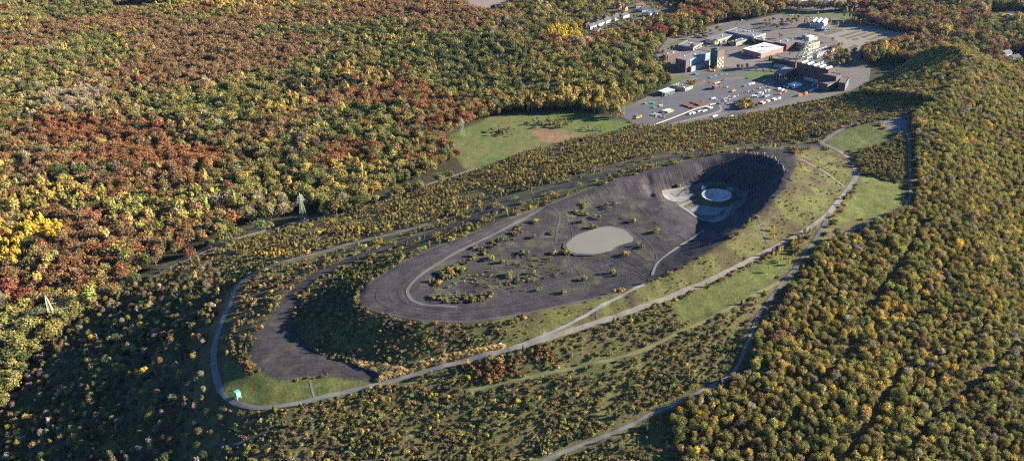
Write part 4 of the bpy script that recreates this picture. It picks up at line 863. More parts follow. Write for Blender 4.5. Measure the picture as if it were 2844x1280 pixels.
for x in (.2, a_ - .2):
    for y in (.2, b_ - .2): pbox(gb, 'leg', white, x - .16, x + .16, y - .16, y + .16, -.3, 1.5)
# ------------------------------------------------------------------ pylons
def pylon(base, top_y, label, rz, arms, rb=3.2, m_=steelc, thick=1.0):
    b_ = base; H = 20.0
    for _ in range(80):
        if proj(np.array([[b_[0], b_[1], b_[2] + H]]))[1][0] * K <= top_y: break
        H += .7
    e = empty('pylon', b_, rz); tag(e, label, 'pylon', 'lattice pylons of the power line')
    rt = .55; lev = [0, .12, .24, .35, .46, .56, .65, .73, .80, .87]
    rad = lambda s_: rb * (1 - s_) ** 1.15 + rt * s_ ** .5 * (1 if s_ < .9 else .6)
    cr = [(1, 1), (1, -1), (-1, -1), (-1, 1)]
    for c in cr:
        segs = []
        for a, b2 in zip(lev, lev[1:] + [1.0]):
            ra, rb2 = rad(a), (rad(b2) if b2 < 1 else .08); segs.append(((c[0] * ra, c[1] * ra, H * a - (.5 if a == 0 else 0)), (c[0] * rb2, c[1] * rb2, H * b2), .17 * thick, .15 * thick))
        tubes('leg', e, m_, segs, 4)
    segs = []
    for a, b2 in zip(lev[:-1], lev[1:]):
        ra, rb2 = rad(a), rad(b2)
        for i in range(4):
            c, d = cr[i], cr[(i + 1) % 4]
            segs.append(((c[0] * ra, c[1] * ra, H * a), (d[0] * rb2, d[1] * rb2, H * b2), .09 * thick, .09 * thick)); segs.append(((d[0] * ra, d[1] * ra, H * a), (c[0] * rb2, c[1] * rb2, H * b2), .09 * thick, .09 * thick)); segs.append(((c[0] * rb2, c[1] * rb2, H * b2), (d[0] * rb2, d[1] * rb2, H * b2), .08 * thick, .08 * thick))
    tubes('bracing', e, m_, segs, 3)
    tips = []
    for s_, ln in arms:
        for sd in (-1, 1):
            r = rad(s_); z = H * s_; segs = [((sd * r, r, z), (sd * ln, 0, z + .3), .12 * thick, .07 * thick), ((sd * r, -r, z), (sd * ln, 0, z + .3), .12 * thick, .07 * thick), ((sd * r, r, z + 1.7), (sd * ln, 0, z + .4), .10 * thick, .07 * thick), ((sd * r, -r, z + 1.7), (sd * ln, 0, z + .4), .10 * thick, .07 * thick)]
            for q in (.25, .5, .75):
                x = sd * (r + (ln - r) * q); w_ = r * (1 - q); segs += [((x, w_, z + .3 * q), (x, -w_, z + .3 * q), .06 * thick, .06 * thick), ((x, w_, z + .3 * q), (x, w_, z + 1.7 - 1.3 * q), .06 * thick, .06 * thick)]
            ao = tubes('crossarm', e, m_, segs, 3); io = tubes('insulator', e, white, [((sd * ln, 0, z + .3), (sd * ln, 0, z - 1.4), .1, .1)], 5); sub(ao, io)
            tips.append(np.array(b_) + np.array([sd * ln * math.cos(rz), sd * ln * math.sin(rz), z - 1.4]))
    return e, tips, H
_, tipsA, HA = pylon(at_s(157, 908, 2.0), 820, 'pale lattice pylon at the foot of the shaded flank beside a red tree', .22, [(.52, 16), (.72, 6)], 3.4, steelc, 1.5)
_, tipsB, HB = pylon(at_s(846, 618, 2.0), 536, 'lattice pylon beside the service road at the foot of the heap', .9, [(.72, 5.5), (.80, 4.5), (.88, 3.5)], 3.4, steelc, 1.1)
_, tipsC, HC = pylon(at_s(1286, 380, 0.0), 327, 'lattice pylon at the edge of the green meadow', .9, [(.66, 5.5), (.75, 4.5), (.85, 3.5)], 2.6, steelc, .7)
_, tipsD, HD = pylon(at_s(1757, 142, 0.0), 101, 'lattice pylon behind the red trees near the mine', .9, [(.62, 6), (.75, 5)], 2.2, steelc, .7)
def cable(p, q, sag, label, r=.09):
    p = np.array(p, float); q = np.array(q, float); pts = [p + (q - p) * s_ - np.array([0, 0, 4 * sag * s_ * (1 - s_)]) for s_ in np.linspace(0, 1, 25)]
    c = tubes('power_cable', None, mat('cable', (.10, .10, .10), .5, .05, 1.), [(a, b2, r * .6, r * .6) for a, b2 in zip(pts[:-1], pts[1:])], 3); tag(c, label, 'cable', 'cables strung between the pylons')
dA = np.array([-185., -215., 6.])
for i, tp in enumerate(tipsA): cable(tp, tp + dA, 7, ['outer', 'outer', 'upper', 'upper'][i] + ' power cable running from the big pylon down out of view')
for i in range(4):
    cable(tipsA[i], tipsB[i], 9, 'power cable spanning the trees between the two nearer pylons')
    cable(tipsB[i], tipsC[i], 10, 'power cable spanning the forest edge towards the meadow pylon', .08)
# ------------------------------------------------------------------ people
def person_mesh(name, stride, armsw):
    me = bpy.data.meshes.new('skeleton'); J = [(0, 0, .95), (0, 0, 1.15), (0, .01, 1.38), (0, .02, 1.50), (0, .03, 1.60), (0, .04, 1.72)]; E_ = [(0, 1), (1, 2), (2, 3), (3, 4), (4, 5)]; Rr = [.15, .14, .16, .06, .10, .09]
    for sd in (-1, 1):
        st = stride * sd; b_ = len(J); J += [(sd * .09, 0, .90), (sd * .10, st * .5 + .04, .50), (sd * .10, st - .03, .09), (sd * .11, st + .14, .04)]; E_ += [(0, b_), (b_, b_ + 1), (b_ + 1, b_ + 2), (b_ + 2, b_ + 3)]; Rr += [.10, .07, .05, .04]
        b_ = len(J); J += [(sd * .19, 0, 1.40), (sd * .24, -st * armsw * .4, 1.14), (sd * .24, -st * armsw + .06, .90), (sd * .24, -st * armsw + .09, .80)]; E_ += [(2, b_), (b_, b_ + 1), (b_ + 1, b_ + 2), (b_ + 2, b_ + 3)]; Rr += [.07, .05, .04, .035]
    me.from_pydata(J, E_, []); o = bpy.data.objects.new('skeleton', me); col.objects.link(o)
    md = o.modifiers.new('s', 'SKIN'); md2 = o.modifiers.new('d', 'SUBSURF'); md2.levels = 1
    for i, v in enumerate(me.skin_vertices[0].data): v.radius = (Rr[i], Rr[i]); v.use_root = (i == 0)
    dg = bpy.context.evaluated_depsgraph_get(); r = bpy.data.meshes.new_from_object(o.evaluated_get(dg)); bpy.data.objects.remove(o)
    r.name = name; return r
skin = mat('skin', (.45, .28, .20), .6, .05, 1.); trous = mat('dark_trousers', (.04, .045, .07), .9, .1, 1.)
JC = [('red', (.45, .05, .04)), ('white', (.70, .70, .68)), ('blue', (.06, .12, .35)), ('black', (.03, .03, .035)), ('green', (.08, .22, .08)), ('yellow', (.60, .45, .05)), ('grey', (.28, .28, .29))]
pm_ = [person_mesh('walker', .26, .8), person_mesh('stander', .06, .5)]; PM = {}
PEOPLE = [(Z6, (690,240), 'on the sunlit crater rim'), (Z6, (447,308), 'on the far rim of the shale plateau'), (Z6, (1537,600), 'on the near rim beside the dark crater'), (Z6, (1652,238), 'near the painted posts'), (Z6, (1664,272), 'at the edge of the posts on the rim'), (Z6, (1700,205), 'on the outer edge of the rim plateau'), (Z6, (824,1012), 'on the near rim above the ramp'), (Z6, (924,1024), 'on the outer shale track by the grass'), (Z6, (1560,160), 'on the rim plateau behind the posts'), (Z6, (1600,165), 'close behind the posts on the crest')]
PSRC = [((2200 + .388 * 416, 250 + .388 * 658), 'on the gravel path by the bend'), ((2200 + .388 * 420, 250 + .388 * 724), 'at the grass edge of the gravel path'), ((2200 + .388 * 300, 250 + .388 * 818), 'on the gravel path above the fork'), ((2200 + .388 * 277, 250 + .388 * 832), 'beside another walker above the fork'), ((2200 + .388 * 596, 250 + .388 * 236), 'on the gravel square at the ridge'), ((2200 + .388 * 806, 250 + .388 * 205), 'at the far corner of the gravel square'), ((2200 + .388 * 440, 250 + .388 * 252), 'on the path up to the gravel square'),
        ((1200 + .371 * 72, 850 + .371 * 480), 'alone on the lower ridge road'), ((1200 + .371 * 420, 850 + .371 * 394), 'where ridge road and ramp divide'), ((1200 + .371 * 452, 850 + .371 * 391), 'next to the fork of the ramp'), ((1200 + .371 * 705, 850 + .371 * 265), 'on the lower part of the concrete ramp'), ((1200 + .371 * 738, 850 + .371 * 248), 'halfway up the lower ramp'), ((1200 + .371 * 1005, 850 + .371 * 132), 'on the upper part of the concrete ramp'), ((1200 + .371 * 1045, 850 + .371 * 228), 'on the gravel path under the ramp'), ((1200 + .371 * 1076, 850 + .371 * 224), 'close to a walker on the gravel path'), ((1200 + .371 * 1190, 850 + .371 * 174), 'on the gravel path near the short link'), ((1200 + .371 * 1212, 850 + .371 * 166), 'beside the link path on the gravel path'), ((1200 + .371 * 676, 850 + .371 * 354), 'on the gravel path beside the rusty thicket'),
        ((550 + .431 * 1200, 650 + .431 * 250), 'on the edge of the shale plateau nose'), ((550 + .431 * 218, 650 + .431 * 390), 'on the shaded terrace road'), ((550 + .431 * 1280, 650 + .431 * 457), 'on the wide shale bend of the plateau'), ((550 + .431 * 1570, 650 + .431 * 872), 'on the ridge road by the golden reeds')]
PL = [((u * K, v * K), t_) for f_, q, t_ in PEOPLE for u, v in (f_(*q),)] + PSRC
for k, ((x, y), t_) in enumerate(PL):
    p = ground_s(x, y); ci = k * 3 % 7; form = int(k % 3 == 2)
    if (form, ci) not in PM:
        r = pm_[form].copy()
        for q in (mat('jacket_' + JC[ci][0], JC[ci][1], .8, .08, 2.), trous, skin): r.materials.append(q)
        for f in r.polygons: zc = f.center.z; f.material_index = 2 if zc > 1.52 or (abs(f.center.x) > .2 and zc < .88 and zc > .7) else (0 if zc > .92 else 1)
        r.polygons.foreach_set('use_smooth', [True] * len(r.polygons)); PM[(form, ci)] = r
    tag(obj('person', PM[(form, ci)], None, p, rng.uniform(0, 6.28)), 'person in a %s jacket %s %s' % (JC[ci][0], 'standing' if form else 'walking', t_), 'person', 'walkers on the heap')
# small signs and a bench
for (x, y), lab in (((1390, 958), 'small white sign board at the start of the ramp'), ((2200 + .388 * 757, 250 + .388 * 364), 'white bench beside the wood at the upper lawn')):
    p = ground_s(x, y); e = empty('sign_board' if 'sign' in lab else 'bench', p, .4); tag(e, lab, 'sign' if 'sign' in lab else 'bench')
    if 'sign' in lab:
        for s_ in (-.8, .8): pbox(e, 'post', tim, s_ - .06, s_ + .06, -.06, .06, -.3, 2.)
        pbox(e, 'board', white, -1, 1, -.12, -.061, .9, 2.)
    else:
        pbox(e, 'seat', white, -3, 3, -.5, .5, .45, .6); pbox(e, 'backrest', white, -3, 3, .45, .6, .7, 1.3)
        for s_ in (-2.5, 2.5): pbox(e, 'leg', concm, s_ - .15, s_ + .15, -.4, .6, -.2, .45)

# ------------------------------------------------------------------ ground of the works, fields and yards
def sw(pts, f=None, z=0.0): return [tuple(at_s(*(f(*p) if f else (p[0] * K, p[1] * K)), z)[:2]) for p in pts]
sheet('works_ground', sw(SITE), hardst, 'pale hardstanding between the mine buildings', .10, 12)
sheet('yard', sw([(5,480),(330,635),(520,632),(700,560),(1000,440),(1235,378),(1262,400),(1270,470),(1310,478),(1500,500),(1780,425),(2050,345),(2250,285),(2330,240),(2150,150),(1960,130),(1720,130),(1640,90),(1500,90),(1180,120),(960,190),(600,300),(300,395)], Z5), tarmac, 'large tarmac storage yard below the mine buildings', .18, 10)
sheet('yard', sw([(520,634),(780,612),(1150,522),(1262,480),(1262,405),(1240,382),(1000,445),(700,566)], Z5), mat('dark_tarmac', (.066, .063, .07), .9, .15, .2), 'darker strip of yard behind the kerb', .20, 10)
sheet('yard', sw([(1000,600),(1400,500),(1560,470),(1620,500),(1400,545),(1200,570)], Z5), mat('dark_tarmac', (.10, .095, .105)), 'dark corner of the yard by the scrub', .22, 10)
sheet('car_park', sw([(1560,150),(1760,95),(2000,110),(2180,200),(2230,260),(2050,340),(1930,360),(1700,270)], ZB), mat('dark_tarmac', (.066, .063, .07)), 'dark tarmac car park behind the flat hall', .2, 10)
sheet('yard', sw([(1330,500),(1350,330),(1450,260),(1640,225),(1650,330),(1900,370),(2080,340),(2086,500),(1900,560),(1640,545),(1480,500)], Z3), mat('tan_paving', (.155, .132, .108), .9, .2, .15), 'tan paved forecourt between tower and headframe', .2, 10)
sheet('road', sw([(840,600),(960,720),(1100,720),(1640,640),(1780,560),(1640,545),(1340,500),(1330,560),(1180,600)], Z3), tarmac, 'tarmac apron in front of the coal hall', .22, 8)
sheet('road', sw([(770,600),(780,612),(1160,525),(1290,485),(1315,460),(1310,420),(1290,380),(1265,380),(1285,430),(1275,460),(1150,505)], Z5), mat('pale_road', (.18, .172, .165), .9, .12, .2), 'pale access road curving through the yard', .26, 6)
sheet('road', sw([(1290,237),(1500,180),(1640,183),(1560,205),(1380,258)], Z1), tarmac, 'tarmac road behind the mine sheds', .18, 10)
for pts, f in (([(815,400),(920,360),(1010,365),(900,415)], Z1), ([(1640,528),(1700,480),(1850,475),(1800,515),(1700,545)], Z1), ([(1240,622),(1390,608),(1430,640),(1280,655)], Z1), ([(1490,690),(1560,645),(1800,615),(1805,700),(1660,735),(1540,715)], Z1), ([(640,640),(885,555),(930,650),(760,690)], Z1), ([(800,720),(960,672),(1020,700),(860,765)], Z1), ([(1000,300),(1060,265),(1150,270),(1120,300)], Z1), ([(1240,250),(1300,240),(1350,262),(1290,285)], Z1), ([(1480,395),(1560,368),(1600,375),(1520,412)], Z1), ([(290,910),(420,880),(540,930),(340,995)], Z1)):
    sheet('lawn', sw(pts, f), grassm, 'mown lawn beside the mine buildings', .24, 8)
for pts, lab, m_ in ((GREEN1, 'green meadow at the top of the view', grassm), (GREEN2, 'green field below the lorry park', grassm), (FIELD2, 'green field at the far corner', grassm), (CLEARING, 'small dark clearing in the far forest', grassd), (HOUSES_, 'gardens and lanes between the terraced houses', mat('gardens', (.07, .075, .04), .95, .3, .1))):
    sheet('field', sw(pts), m_, lab, .12, 14)
fm = mat('ploughed_soil', (.29, .225, .185), .95, .1, .1); t = fm.node_tree
wv = t.nodes.new('ShaderNodeTexWave'); wv.inputs['Scale'].default_value = .075; wv.inputs['Distortion'].default_value = .6; wv.bands_direction = 'X'
g = t.nodes.new('ShaderNodeNewGeometry'); mp = t.nodes.new('ShaderNodeMapping'); mp.inputs['Rotation'].default_value = (0, 0, R_(18)); t.links.new(g.outputs['Position'], mp.inputs[0]); t.links.new(mp.outputs[0], wv.inputs[0])
mx = [n for n in t.nodes if n.type == 'MIX'][0]; cr = t.nodes.new('ShaderNodeValToRGB'); cr.color_ramp.elements[0].color = (.14, .112, .098, 1); cr.color_ramp.elements[0].position = .12; cr.color_ramp.elements[1].color = (.225, .178, .15, 1); cr.color_ramp.elements[1].position = .4
t.links.new(wv.outputs[0], cr.inputs[0]); t.links.new(cr.outputs[0], mx.inputs[6])
sheet('field', sw(FIELD), fm, 'brown ploughed field at the top edge', .14, 14)
sheet('lorry_park', sw(TRUCKYARD), mat('lorry_tarmac', (.14, .14, .148), .9, .15, .1), 'lorry park at the top edge', .14, 12)
def Z2(x, y): return (2200 + .3107 * x, .3107 * y)
sheet('car_park', sw([(230,310),(420,262),(600,245),(760,262),(960,285),(1090,305),(1080,330),(960,365),(860,400),(700,420),(560,450),(450,430),(380,350)], Z2), mat('car_park_gravel', (.185, .16, .13), .9, .15, .12), 'disused gravel car park beyond the mine', .16, 10)
for pts in ([(410,328),(590,275),(612,285),(450,335)], [(465,345),(655,290),(680,298),(500,352)], [(600,335),(755,285),(788,295),(645,345)], [(670,355),(838,300),(862,312),(705,361)], [(750,370),(908,320),(936,332),(795,376)], [(525,355),(570,343),(612,352),(560,367)], [(300,320),(430,285),(480,270),(380,262),(280,295)], [(900,355),(980,330),(1000,345),(930,368)], [(640,380),(700,372),(760,385),(690,398)], [(500,430),(560,400),(600,415),(540,445)]):
    sheet('planting_bed', sw(pts, Z2), mat('dry_bed', (.085, .078, .042), .95, .3, .3), 'dark overgrown strip in the car park', .24, 6)
sheet('works_ground', sw([(2260,205),(2300,200),(2330,215),(2290,232),(2180,262),(2120,275),(2190,240)]), mat('pale_spoil', (.36, .33, .29), .9, .2, .2), 'pale spoil track at the edge of the works', .3, 8) if False else None
# ------------------------------------------------------------------ buildings
def win_row(b_, wall, face, L, z0, z1, n, name='window', m_=glass, inset=.08, margin=.06, fill=.6, off=.06, at0=0.0):
    """n windows along a face: 'r' = sunlit face y=0, 'l' = shaded face x=0"""
    st = L * (1 - 2 * margin) / n
    for k in range(n):
        c = at0 + L * margin + st * (k + .5); hw = st * fill / 2
        o = pbox(b_, name, m_, c - hw, c + hw, -off, -.004, z0, z1) if face == 'r' else pbox(b_, name, m_, -off, -.004, c - hw, c + hw, z0, z1)
def hall(name, F, Rr, L, h, label, wall_m, roof_m, cat='building', wins=(), vents=0, parapet=.5, skylights=0):
    o_, rz, a, b_ = frame3(F, Rr, L, h); e = empty(name, o_, rz); tag(e, label, cat)
    wl = pbox(e, 'wall', wall_m, 0, a, 0, b_, -1.2, h - .3); rf = pbox(e, 'roof', roof_m, -.35, a + .35, -.35, b_ + .35, h - .3, h)
    for x0, x1, y0, y1 in ((-.35, a + .35, -.35, -.05), (-.35, a + .35, b_ + .05, b_ + .35), (-.35, -.05, -.05, b_ + .05), (a + .05, a + .35, -.05, b_ + .05)):
        sub(rf, pbox(e, 'parapet', wall_m if parapet > .4 else roof_m, x0, x1, y0, y1, h, h + parapet))
    for face, z0, z1, n, fill in wins: win_row(e, wl, face, a if face == 'r' else b_, z0, z1, n, fill=fill)
    for k in range(vents):
        x = a * (.1 + .8 * ((k * .618) % 1)); y = b_ * (.12 + .76 * ((k * .383 + .2) % 1)); s_ = .5 + .8 * ((k * .77) % 1); sub(rf, pbox(e, 'roof_vent', white if k % 3 else roofd, x - s_, x + s_, y - s_, y + s_, h - .02, h + .5 + s_ * .7))
    for k in range(skylights):
        y0 = b_ * .1; x = a * (k + .5) / skylights; sub(rf, pbox(e, 'skylight', white, x - a * .22 / skylights, x + a * .22 / skylights, b_ * .12, b_ * .88, h - .01, h + .8))
    return e, a, b_
# coal hall with blue cladding and the green tower
e, a, b_ = hall('coal_hall', Z3(725,400), Z3(1112,264), Z3(565,360), 20, 'brick hall with pale blue cladding joined to the green tower', brick, roofg, wins=(('l', 3, 5, 4, .4), ('l', 9, 16, 3, .35)), vents=5)
for k in range(8): pbox(e, 'cladding_panel', bluep, a * .16 + a * .105 * k, a * .16 + a * .105 * k + a * .100, -.45, -.004, 9.2, 20.3)
ax_ = pbox(e, 'annex', concm, a * .14, a, -4.5, -.46, -.3, 8.2)
for k in range(7): sub(ax_, pbox(e, 'annex_panel', bluep, a * .15 + a * .12 * k, a * .15 + a * .12 * k + a * .105, -4.62, -4.504, 1.0, 7.8))
pbox(e, 'annex_roof', roofg, a * .13, a + .2, -4.8, -.46, 8.2, 8.6)
for k in range(3): pbox(e, 'door', roofd, a * .03 + k * 1.8, a * .03 + k * 1.8 + 1.2, -.1, -.004, 0, 3.2)
o_, rz, a, b_ = frame3(Z3(1238,238), Z3(1350,212), Z3(1122,205), 30.0)
e = empty('green_tower', o_, rz); tag(e, 'tall green and brick tower with chequered window grid', 'tower')
pbox(e, 'lower_core', roofd, .35, a - .35, .35, b_ - .35, -.3, 17.8); pbox(e, 'upper_body', mat('tower_brick', (.22, .135, .11), .9, .12, .6), 0, a, 0, b_, 17.8, 29.6)
pbox(e, 'roof', roofd, -.2, a + .2, -.2, b_ + .2, 29.6, 30.1); pbox(e, 'green_side', greenp, -.16, -.004, 0, b_, 17.6, 29.7)
for k in range(6): pbox(e, 'seam', mat('green_dark', (.012, .10, .06), .5, .05, 1.), -.24, -.165, b_ * (k + .5) / 6 - .12, b_ * (k + .5) / 6 + .12, 17.8, 29.5)
for x, y in ((0, 0), (a - .8, 0), (0, b_ - .8), (a / 2 - .4, 0), (0, b_ / 2 - .4)): pbox(e, 'post', cream if y == 0 else greenp, x, x + .8, y, y + .8, -.3, 17.8)
for r in range(5):
    pbox(e, 'floor_beam', cream, .8, a - .8, .02, .34, 3.0 + 3.5 * r, 3.7 + 3.5 * r); pbox(e, 'floor_beam', greenp, .02, .34, .8, b_ - .8, 3.0 + 3.5 * r, 3.7 + 3.5 * r)
    for c in range(4):
        if (r + c) % 2: pbox(e, 'infill_panel', cream, .9 + (a - 1.8) / 4 * c, .9 + (a - 1.8) / 4 * (c + 1), .1, .3, .3 + 3.5 * r, 2.9 + 3.5 * r)
        if (r + c) % 2: pbox(e, 'infill_panel', greenp, .1, .3, .9 + (b_ - 1.8) / 4 * c, .9 + (b_ - 1.8) / 4 * (c + 1), .3 + 3.5 * r, 2.9 + 3.5 * r)
pbox(e, 'roof_hut', roofg, a * .3, a * .6, b_ * .4, b_ * .8, 30.1, 32.)
# other halls
hall('workshop', Z3(435,322), Z3(650,258), Z3(350,300), 7, 'low brick workshop with a grey flat roof at the forest edge', brick, roofg, wins=(('r', 1, 2.6, 9, .6), ('r', 4, 5.6, 9, .6)), vents=3)
hall('long_shed', ZB(735,548), ZB(1225,388), ZB(612,472), 7, 'long low shed with grey roof and white eaves', cream, roofg, wins=(('r', 1.2, 4.5, 16, .55),), vents=2, parapet=.3)
hall('long_shed', ZB(1245,588), ZB(1600,482), ZB(1092,562), 6, 'shorter white edged shed beside the conifers', cream, roofg, wins=(('r', 1.2, 4, 11, .55),), vents=4, parapet=.3)
hall('office_block', Z3(845,185), Z3(1000,112), Z3(615,140), 6, 'flat grey office wing left of the green tower', concm, roofg, wins=(('r', 1, 3.6, 7, .65), ('l', 1, 3.6, 9, .6)), vents=2)
hall('flat_hall', ZB(1665,458), ZB(1945,368), ZB(1105,285), 9, 'big flat grey hall with many roof vents', concm, roofg, wins=(('r', 3, 6, 8, .6), ('l', 3, 6.5, 14, .6)), vents=22)
hall('link_building', ZB(2130,600), ZB(2230,566), ZB(1680,470), 7, 'long dark link building behind the red hall', maroon, roofg, wins=(('l', 2.5, 5, 16, .6),), vents=3)
e, a, b_ = hall('red_hall', ZB(1835,848), ZB(2368,692), ZB(1435,728), 9, 'salmon red sheet hall with a cream flat roof', mat('salmon_sheet', (.40, .175, .16), .6, .08, .3), mat('cream_roof', (.56, .51, .45), .7, .06, .1), vents=14, parapet=.25)
win_row(e, None, 'l', b_, 1, 4.5, 3, 'gate', roofd, fill=.4); win_row(e, None, 'r', a, .5, 1.4, 2, 'window', glass, fill=.3); pbox(e, 'canopy', white, -4, -.05, 1, 7, 3.5, 3.9)
hall('machine_house', Z4(492,258), Z4(690,190), Z4(340,205), 11, 'grey roofed block behind the headframe', maroon, roofg, wins=(('l', 3, 8, 8, .5),), vents=4)
hall('machine_house', Z4(868,262), Z4(1025,207), Z4(560,170), 10, 'beige walled block just beyond the headframe', mat('beige_wall', (.42, .36, .26), .8, .08, .3), roofg, wins=(('l', 2, 6, 12, .5), ('r', 4, 7, 6, .5)), vents=2)
hall('cream_block', Z4(905,140), Z4(992,118), Z4(738,98), 15, 'cream block showing above the headframe hall', mat('dull_cream', (.30, .28, .20), .7, .1, .4), roofg, wins=(('l', 8, 11, 6, .6),), parapet=.3)
e, a, b_ = hall('garage_row', Z4(985,412), Z4(1270,312), Z4(870,382), 6, 'white garage row with a red fascia', white, roofg, wins=(('r', .2, 3.3, 8, .6),), vents=6)
pbox(e, 'fascia', mat('red_fascia', (.45, .10, .07), .6, .06, .4), 0, a, -.3, -.07, 4.2, 5.9)
hall('small_block', Z4(1050,545), Z4(1085,520), Z4(770,490), 8, 'plain grey block behind the headframe hall', concm, roofg, wins=(('r', 2, 4, 2, .5),))
e, a, b_ = hall('headframe_hall', Z4(1165,668), Z4(1282,628), Z4(720,523), 23, 'tall dark maroon hall with five white skylights beside the headframe', maroon, roofd, wins=(('l', 14, 16.5, 16, .7),))
rf = [c for c in e.children if c.name.startswith('roof')][0]
for k in range(5): sub(rf, gable('skylight', e, white, a * .08, a * .92, b_ * (.08 + .19 * k), b_ * (.08 + .19 * k) + b_ * .07, 23.5, 25.2, .1, 'x'))
for z in (7.5, 10.2, 12.6): pbox(e, 'brick_band', mat('red_band', (.19, .06, .055), .85, .1, .5), -.3, -.01, .5, b_ - .5, z, z + 1.0)
pbox(e, 'plinth', concm, -2.5, -.35, 2, b_ * .7, -.3, 5.0)
for k in range(7): pbox(e, 'loading_door', steel, -2.62, -2.51, 3 + b_ * .09 * k, 3 + b_ * .09 * k + b_ * .06, .2, 4.2)
e, a, b_ = hall('sorting_house', Z4(1290,775), Z4(1370,735), Z4(1080,690), 18, 'dark stepped block at the end of the headframe hall', mat('dark_cladding', (.10, .065, .06), .8, .1, .5), roofd, wins=(('r', 3, 10, 4, .7),))
e2, a, b_ = hall('sorting_house', Z4(1150,900), Z4(1345,830), Z4(1060,860), 11, 'cream windowed wing at the end of the headframe hall', mat('dark_cladding', (.10, .065, .06)), roofd)
for k in range(3):
    fr = pbox(e2, 'window_bay', cream, a * (.03 + .33 * k), a * (.31 + .33 * k), -.3, -.004, 2.5, 9.5)
    for q in range(4): sub(fr, pbox(e2, 'pane', glass, a * (.05 + .33 * k + .062 * q), a * (.05 + .33 * k + .062 * q) + a * .05, -.36, -.304, 3.2, 8.8))
hall('dark_silo_block', Z4(1440,880), Z4(1500,790), Z4(1385,790), 12, 'dark tower block beside the spoil yard', roofd, roofd)
e, a, b_ = hall('annex_house', Z4(460,742), Z4(655,642), Z4(348,680), 11, 'glazed annex with pale frames at the strut feet', maroon, roofg, wins=(('l', 1, 9, 4, .8),))
for k in range(5): pbox(e, 'frame_post', white, -.35, -.07, b_ * k / 4 * .94 + .1, b_ * k / 4 * .94 + .5, -.3, 10.5)
pbox(e, 'gutter', white, 0, a, -.35, -.07, 3.2, 3.7)
hall('annex_house', Z4(640,540), Z4(705,505), Z4(328,445), 10, 'long dark low block left of the headframe', maroon, roofg, wins=(('l', 3, 6, 14, .5),))
hall('hut', Z4(480,610), Z4(500,598), Z4(318,562), 4, 'small white hut in front of the dark low block', white, roofg, wins=(('l', 1, 2.5, 4, .5),))
e, a, b_ = hall('open_shed', Z3(385,915), Z3(545,862), Z3(296,880), 5.5, 'open storage shed with a pale blue roof at the yard edge', brick, mat('pale_blue_roof', (.42, .50, .56), .5, .05, .2), parapet=.2)
win_row(e, None, 'r', a, .2, 4.2, 4, 'opening', roofd, fill=.8)
hall('store', Z3(715,850), Z3(832,803), Z3(585,772), 4.5, 'dark flat store with a pale front at the yard edge', cream, roofd, wins=(('r', .6, 2.8, 5, .5),), vents=8)
e, a, b_ = hall('brick_hut', Z3(1188,818), Z3(1282,792), Z3(1150,800), 5, 'small brick hut with a green roof alone in the yard', brick, mat('green_roof', (.13, .17, .12), .8, .1, .4), wins=(('r', .5, 3, 3, .6),))
# blue white house with saw-tooth roof
o_, rz, a, b_ = frame3(ZT(1455,560), ZT(1545,470), ZT(1170,480), 8.0); e = empty('white_house', o_, rz); tag(e, 'white house with three stepped gables by the poplars', 'building')
pbox(e, 'wall', white, 0, a, 0, b_, -.3, 7.4)
for k in range(3): gable('roof', e, white, 0, a, b_ * k / 3, b_ * (k + 1) / 3, 7.9, 10.5, .1, 'x')
win_row(e, None, 'l', b_, 1, 2.6, 6, fill=.5); win_row(e, None, 'l', b_, 4, 5.6, 6, fill=.5); win_row(e, None, 'r', a, 1, 3, 3, fill=.5)
hall('shed', ZT(1470,700), ZT(1500,640), ZT(1395,680), 4, 'small light blue shed beside the white house', bluep, bluep)
# ------------------------------------------------------------------ headframe
def P4(x, y, z): return at_s(*Z4(x, y), z)
ft = P4(815, 560, 0.0); top_h = 20.0
while proj(np.array([[ft[0], ft[1], top_h]]))[1][0] * K > 80 + .1726 * 175: top_h += .5
ang = rz_h = math.atan2(*(at_s(*ZB(2370,690), 9) - at_s(*ZB(1835,845), 9))[1::-1])
hf = empty('headframe', (ft[0], ft[1], 0), rz_h); tag(hf, 'pale green steel headframe with two raking struts', 'headframe'); H = top_h
def toloc(p): d = np.array(p) - np.array([ft[0], ft[1], 0]); c, s_ = math.cos(rz_h), math.sin(rz_h); return np.array([d[0] * c + d[1] * s_, -d[0] * s_ + d[1] * c, d[2]])
def beam(name, parent, p, q, r, m_=steelc): return tubes(name, parent, m_, [(p, q, r, r)], 4)
W_ = 7.5; T_ = 5.2
for x in (-1, 1):
    for y in (-1, 1): beam('leg', hf, (x * W_, y * 4.5, 0), (x * T_, y * 3.2, H), .75)
lv_ = np.linspace(.1, .97, 6)
segs = []
for i, s_ in enumerate(lv_):
    w_ = W_ + (T_ - W_) * s_; d_ = 4.5 + (3.2 - 4.5) * s_; z = H * s_
    c4 = [(-w_, -d_, z), (w_, -d_, z), (w_, d_, z), (-w_, d_, z)]
    g_ = tubes('girder', hf, steelc, [(c4[k], c4[(k + 1) % 4], .55, .55) for k in range(4)], 4)
    if i < len(lv_) - 1:
        s2 = lv_[i + 1]; w2 = W_ + (T_ - W_) * s2; d2 = 4.5 + (3.2 - 4.5) * s2; z2 = H * s2; n4 = [(-w2, -d2, z2), (w2, -d2, z2), (w2, d2, z2), (-w2, d2, z2)]
        for k in range(4): segs += [(c4[k], n4[(k + 1) % 4], .25, .25), (c4[(k + 1) % 4], n4[k], .25, .25)]
        for q in (0,): segs.append(((0, -d_, z), (0, -d2, z2), .3, .3))
tubes('bracing', hf, steelc, segs, 4)
f1, f2 = toloc(P4(640, 715, 0)), toloc(P4(572, 600, 0))
